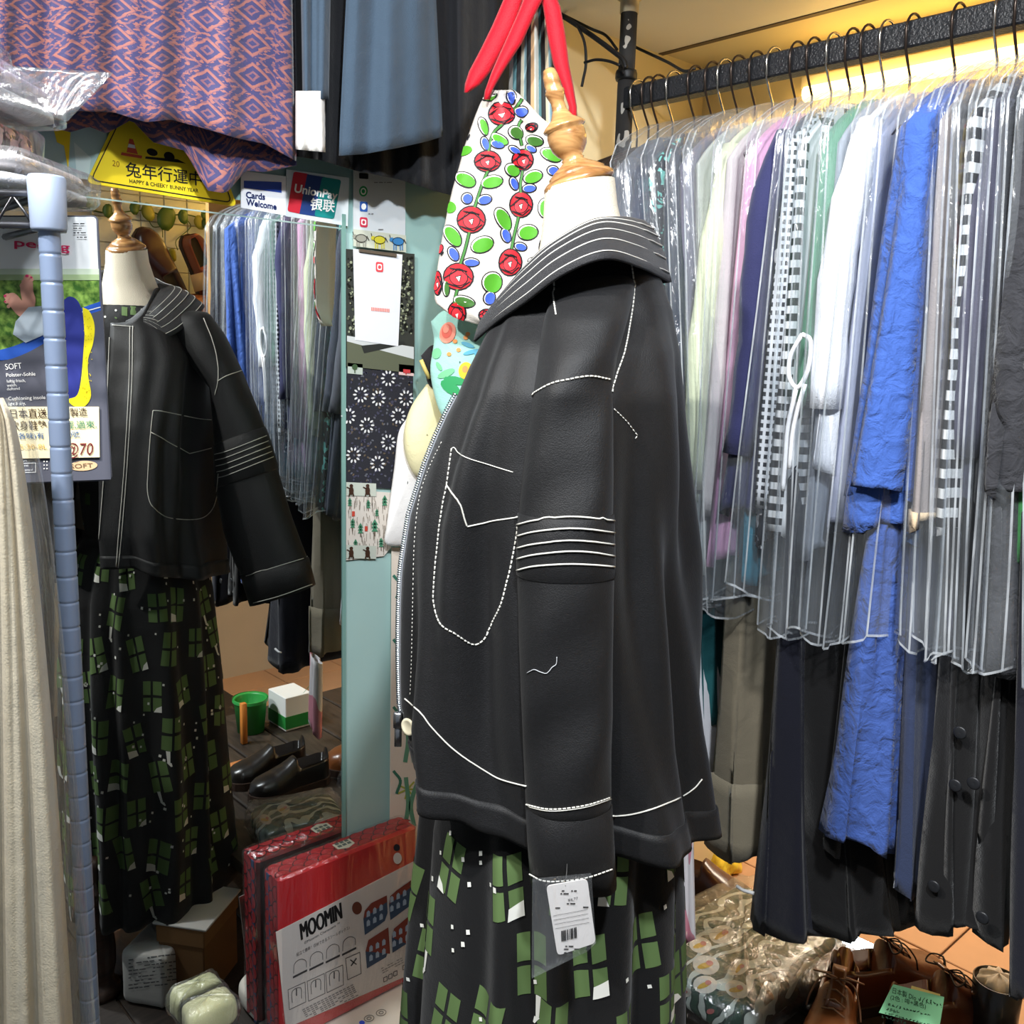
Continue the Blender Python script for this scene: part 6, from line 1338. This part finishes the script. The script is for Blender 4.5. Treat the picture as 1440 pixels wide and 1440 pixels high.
# ------------------------------------------------------------------ patterned packets on the bench
wm, nt, bs = newmat('wavy_green_print'); bs.inputs['Roughness'].default_value = .8
tc = nd(nt, 'ShaderNodeTexCoord'); wv = nd(nt, 'ShaderNodeTexWave', Scale=8.0, Distortion=9.0, Detail=1.5); wv.inputs['Detail Scale'].default_value = 1.6; nt.links.new(tc.outputs['Object'], wv.inputs['Vector'])
cr = nd(nt, 'ShaderNodeValToRGB'); cr.color_ramp.interpolation = 'CONSTANT'; cr.color_ramp.elements[0].color = lin(44, 76, 60); cr.color_ramp.elements[1].position = .74; cr.color_ramp.elements[1].color = lin(206, 216, 206)
e = cr.color_ramp.elements.new(.40); e.color = lin(34, 54, 46)
nt.links.new(wv.outputs['Fac'], cr.inputs[0]); nt.links.new(cr.outputs[0], bs.inputs['Base Color'])
def patterned(label, c, h, rot=0, seed=1, motifs=(), mir=False):
    A = (np.array([math.cos(rot), math.sin(rot), 0]), np.array([-math.sin(rot), math.cos(rot), 0]), ZV); t = thing('patterned_packet', label, 'packet', np.array(c)-[0, 0, h[2]], 'green patterned cloths in clear wrap')
    b = MB(); b.grid(superq(c, A, (h[0]*.95, h[1]*.95, h[2]), .5, .3, n=60, m=24, wob=.012, seed=seed), wu=True, uv=False); b.build('folded_cloth', wm, t); v = b.bvh(); b = MB()
    for (x, y, a, r_) in motifs:
        decal(b, v, ell_px(x, y, a, a*.72, r_, 16), 0, .0016, 2, mir); decal(b, v, ell_px(x-1, y+1, a*.62, a*.22, r_-25, 10), 1, .0024, 1, mir); decal(b, v, ell_px(x+a*.25, y-a*.12, a*.28, a*.2, r_, 8), 2, .0026, 1, mir)
    if b.V: b.build('bird_print', [flat(226, 220, 206), flat(214, 170, 50), flat(206, 120, 116)], t)
    b = MB(); b.grid(superq(np.array(c)+[0.0, 0, .004], A, (h[0]*1.10, h[1]*1.06, h[2]*1.12), .4, .25, n=60, m=24, wob=.03, seed=seed+5), wu=True, uv=False); b.build('clear_wrap', WRAP, t); return t
pa = on(2, .360, 1005, 1375)
patterned('green wavy printed cloth with bird ovals in clear wrap on the bench', (.565, 1.63, .332), (.145, .21, .050), 0, 2, [(1015, 1315, 18, -10), (985, 1330, 16, 10), (993, 1358, 19, 10), (1040, 1362, 13, -30), (992, 1385, 17, 5), (1036, 1392, 17, 20), (995, 1424, 21, -15), (963, 1395, 10, 0), (958, 1300, 12, 0)])
pb_ = on(2, .340, 1118, 1335); t = packet('clear_packet', 'crumpled clear plastic packet with brown glints right of patterned cloth', 'packet', (pb_[0]+.01, pb_[1], .320), np.eye(3), (.09, .10, .034), cloth(86, 74, 56), 1, None, wob=.03, seed=22)
pm = on(2, .330, 415, 1150, True); patterned('green patterned cloth in crinkled wrap seen in the mirror beside red stools', (pm[0], pm[1], .325), (.085, .12, .04), .3, 7, [(395, 1135, 9, 0), (370, 1150, 9, 30)], True)
# things behind the jacket hem at the right
p = on(2, .350, 1000, 1240); shoe('brown_shoe', 'dark brown shoe on the bench under the khaki trousers', (p[0]-.02, p[1]+.02, .282), aa+1.0, BRN, L=.24, group=SG)
p = on(2, .035, 1022, 1213); b = MB(); b.grid(superq(p, np.eye(3), (.04, .05, .034), .8, .8, wob=.12, seed=3), wu=True, uv=False); o = b.build('yellow_cloth', cloth(240, 206, 60)); tag(o, 'small bright yellow cloth bundle under the khaki trousers cuff', 'cloth')
PKp = Plane(on(1, 1.30, 965, 1260), (.2, -1, 0)); hang('pink_wrap', 'white and pink plastic bag hanging behind the jacket hem', 'bag', speckled((238, 232, 234), (222, 150, 166), 14, .55, stretch=(1, 1, .3)), PKp, 940, 978, 1180, [(940, 1340), (978, 1320)], [(940, 1340), (978, 1320)], .02, .004, 2, 3, nu=20, nv=12, top_in=3)
b = MB(); tp = Plane(MP+FD*-.20, -FD*.4-va); 
# ------------------------------------------------------------------ things reflected in the mirror
def m2(z, x, y): return on(2, z, x, y, True)
p = m2(0, 345, 1105)
p = m2(.330, 404, 1088); shoe('black_shoe', 'black smooth slip on shoe behind, seen in the mirror', (p[0], p[1], .282), -1.5, BLKL, L=.25, group=SG)
p = m2(.330, 372, 1070); shoe('black_shoe', 'second black slip on shoe pointing left in the mirror', (p[0], p[1], .282), -1.5, BLKL, L=.25, group=SG)
p = m2(.02, 222, 1378); t = thing('paper_package', 'white paper package printed with small text on floor seen in the mirror', 'package', (p[0], p[1], 0))
AXp = (np.array([.80, -.60, 0]), np.array([.60, .80, 0]), ZV); b = MB(); b.grid(superq((p[0], p[1], .075), AXp, (.062, .072, .073), .25, .25, n=40, wob=.008, seed=3), wu=True, uv=False); b.build('package_body', paper(222, 220, 216), t); PB_ = Plane(np.array([p[0], p[1], .075])-AXp[0]*.062+AXp[0]*0, -AXp[0])
bb = b.bvh(); b = MB(); rr = random.Random(5)
for k in range(9):
    x = 178
    while x < 240:
        w_ = rr.uniform(3, 9)
        if rr.random() < .8: decal(b, bb, [(x, 1345+k*5-(x-178)*.12), (x+w_, 1345+k*5-(x+w_-178)*.12), (x+w_, 1346.6+k*5-(x+w_-178)*.12), (x, 1346.6+k*5-(x-178)*.12)], 0, .0012, 1, True)
        x += w_+1.5
decal(b, bb, ell_px(176, 1312, 9, 12, 20, 12), 1, .0012, 2, True); b.build('package_print', [flat(110, 110, 112), flat(186, 110, 60)], t)
p = m2(0.0, 138, 1392); t = thing('turned_pedestal', 'dark turned wooden pedestal left of the paper package in mirror', 'stand', (p[0], p[1], 0))
b = MB(); b.lathe([(.05, 0), (.052, .012), (.046, .024), (.036, .034), (.034, .05), (.040, .08), (.041, .12), (.036, .18), (.028, .24), (.030, .26), (.036, .27), (.034, .285), (.024, .30), (.03, .34), (.03, .36), (.02, .37)], p, n=24); b.build('turned_leg', wood((40, 24, 16), (72, 44, 30), 10, .35, (1, 1, 6)), t)
p = m2(.21, 275, 1268); b = MB(); b.box((p[0], p[1], .205), (.07, .09, .003), ((.8, -.6, 0), (.6, .8, 0), (0, 0, 1)), bev=.001); o = b.build('white_paper', paper(236, 234, 230)); tag(o, 'white paper sheet on a cardboard box below dress hem in mirror', 'paper')
t = thing('cardboard_box', 'brown cardboard box on the floor under white paper in the mirror', 'box', (p[0], p[1], 0)); KR = mat((126, 90, 54), .8, name='cardboard')
b = MB(); b.box((p[0], p[1], .10), (.06, .085, .099), ((.8, -.6, 0), (.6, .8, 0), (0, 0, 1)), bev=.003); b.build('carton', KR, t, smooth=False)
b = MB(); b.box((p[0], p[1], .178), (.063, .088, .022), ((.8, -.6, 0), (.6, .8, 0), (0, 0, 1)), bev=.002); b.build('lid', mat((140, 102, 62), .8, name='cardboard_lid'), t, smooth=False)
pl = m2(0.0, 355, 995)
def crate(name, label, cat, x, y, z, w_, m, extra=None):
    q = m2(z, x, y); t = thing(name, label, cat, (q[0], q[1], 0 if z < .2 else .282)); return q, t
q, t = crate('green_bin', 'green plastic bin standing beyond shoes in the mirror', 'bin', 350, 1025, .282, .1, None)
b = MB(); b.lathe([(.045, 0), (.055, .11), (.058, .115), (.055, .118), (.05, .11), (.044, .01)], (q[0], q[1], .282), n=24); b.build('bin_body', mat((44, 150, 66), .4, name='green_plastic'), t)
b = MB(); b.lathe([(.060, .108), (.060, .118)], (q[0], q[1], .282), n=24, cap=False); b.build('rim', mat((60, 170, 84), .4, name='green_rim'), t)
q, t = crate('white_box', 'white carton with green side beyond the black shoes in mirror', 'box', 405, 1015, .282, .1, None)
b = MB(); b.box((q[0], q[1], .282+.06), (.06, .05, .06), bev=.002); b.build('carton', paper(226, 228, 226), t, smooth=False); b = MB(); b.box((q[0]-.001, q[1]-.001, .282+.03), (.0605, .0505, .022)); b.build('green_label', flat(40, 130, 60), t, smooth=False)
q = m2(.282, 348, 1030); b = MB(); b.box((q[0]-.06, q[1]-.05, .282+.07), (.009, .009, .07), bev=.001); o = b.build('wooden_block', mat((206, 128, 54), .5, name='orange_wood')); tag(o, 'upright orange wooden block before green bin in the mirror', 'block')
q = m2(.300, 345, 1080); b = MB(); b.box((q[0]+.03, q[1]-.02, .282+.016), (.02, .05, .016), bev=.002); o = b.build('small_carton', mat((190, 120, 64), .7, name='small_carton_board')); tag(o, 'small orange brown carton beside black shoes in the mirror', 'box')
# shelf with shoes, bottle strap and ivy on the tiled wall across the room
SH = wood((52, 34, 24), (84, 56, 40), 6, .5, (1, 7, 1))
def mX(X, x, y): return on(0, X, x, y, True)
s0 = mX(2.42, 270, 462); t = thing('wall_shelf', 'dark wooden shelf on the tiled wall across the room seen in mirror', 'shelf', (2.42, 1.75, s0[2]))
b = MB(); b.box((2.42, 1.75, s0[2]-.012), (.09, .55, .012), bev=.002); b.build('board', SH, t, smooth=False)
for y in (1.3, 2.2): b = MB(); b.box((2.46, y, s0[2]-.07), (.045, .008, .045)); b.build('bracket', SH, t, smooth=False)
h0 = mX(2.42, 215, 430); 
from mathutils import Matrix as _M
for k, (a_, c_, lab, m_) in enumerate((((247, 432), (192, 322), 'dark oxblood shoe standing steeply on end in the mirror', mat((54, 18, 16), .3, coat=.3, name='oxblood_leather')), ((304, 436), (256, 332), 'orange brown shoe tilted up with paper tag in the mirror', mat((150, 76, 42), .35, coat=.2, name='cognac_leather')))):
    A_, C_ = mX(2.38, *a_), mX(2.38, *c_); xd = (C_-A_) if k == 0 else (A_-C_); Ls = np.linalg.norm(xd); xd = xd/Ls; zd = np.array([-1., 0, .25]); zd -= xd*(zd@xd); zd /= np.linalg.norm(zd); yd = np.cross(zd, xd)
    o = shoe('display_shoe', lab, (0, 0, 0), 0, m_, L=Ls, W=.12, H=.10, group='shoes on the wall shelf', lining=(18, 12, 12))
    q = (A_+C_)/2; o.matrix_world = _M(((xd[0], yd[0], zd[0], q[0]), (xd[1], yd[1], zd[1], q[1]), (xd[2], yd[2], zd[2], q[2]), (0, 0, 0, 1)))
q = mX(2.30, 285, 395); b = MB(); b.box(q, (.001, .05, .035), ((.93, .3, .2), (-.3, .9, .3), (-.1, -.3, .95))); o = b.build('paper_tag', mat((190, 158, 110), .8, name='kraft_tag')); tag(o, 'kraft paper tag lying against orange brown shoe in the mirror', 'tag')
q = mX(2.36, 283, 425); b = MB(); b.grid(superq((q[0], q[1], s0[2]+.07), np.eye(3), (.08, .13, .07), .7, .6, wob=.04, seed=3), wu=True, uv=False); o = b.build('leather_bag', mat((134, 80, 52), .5, bump=.2, scale=60, name='brown_leather_bag')); tag(o, 'brown leather bag on the shelf below the tilted shoes in mirror', 'bag')
LV = mat((74, 104, 36), .4, var=.2, name='ivy_leaf'); t = thing('trailing_ivy', 'trailing ivy with yellow green leaves along the tiled wall in the mirror', 'plant', mX(2.49, 255, 296))
b = MB(); b.tube([mX(2.495, x, y) for x, y in catmull([(100, 290), (150, 300), (200, 296), (230, 304), (260, 302), (300, 314)], 5)], .003, 6); b.build('stem', LV, t)
for px_ in ((205, 305, 225, 320), (258, 306, 246, 338)):
    b = MB(); b.tube([mX(2.49, x, y) for x, y in catmull([(px_[0], px_[1]), (px_[0]+8, px_[1]+14), (px_[2], px_[3]), (px_[2]+2, px_[3]+14)], 4)], .002, 6); b.build('stem', LV, t)
rr = random.Random(9)
for k, (x, y, s_) in enumerate(((127, 282, 12), (150, 296, 9), (188, 292, 9), (206, 297, 12), (233, 306, 17), (256, 304, 10), (278, 312, 10), (292, 312, 13), (301, 318, 9), (240, 358, 9), (286, 302, 7))):
    c = mX(2.47-.01*(k % 3), x, y); sz = s_*3.9/1330; Pn = []
    ang = rr.uniform(-.5, .5)
    for a in np.linspace(0, 2*math.pi, 13)[:-1]:
        rad = sz*(.75+.35*math.cos(a+math.pi/2)**2*(1 if math.sin(a) < 0 else .3)); yv, zv = rad*math.cos(a+ang), rad*math.sin(a+ang)*1.1; Pn.append(c+np.array([.006*math.cos(2*a), yv, zv]))
    b = MB(); b.fan(Pn, c+np.array([-.008, 0, 0]), rings=1); b.build('leaf', LV if k % 3 else mat((150, 150, 50), .4, var=.2, name='yellow_ivy_leaf'), t, solid=.001)
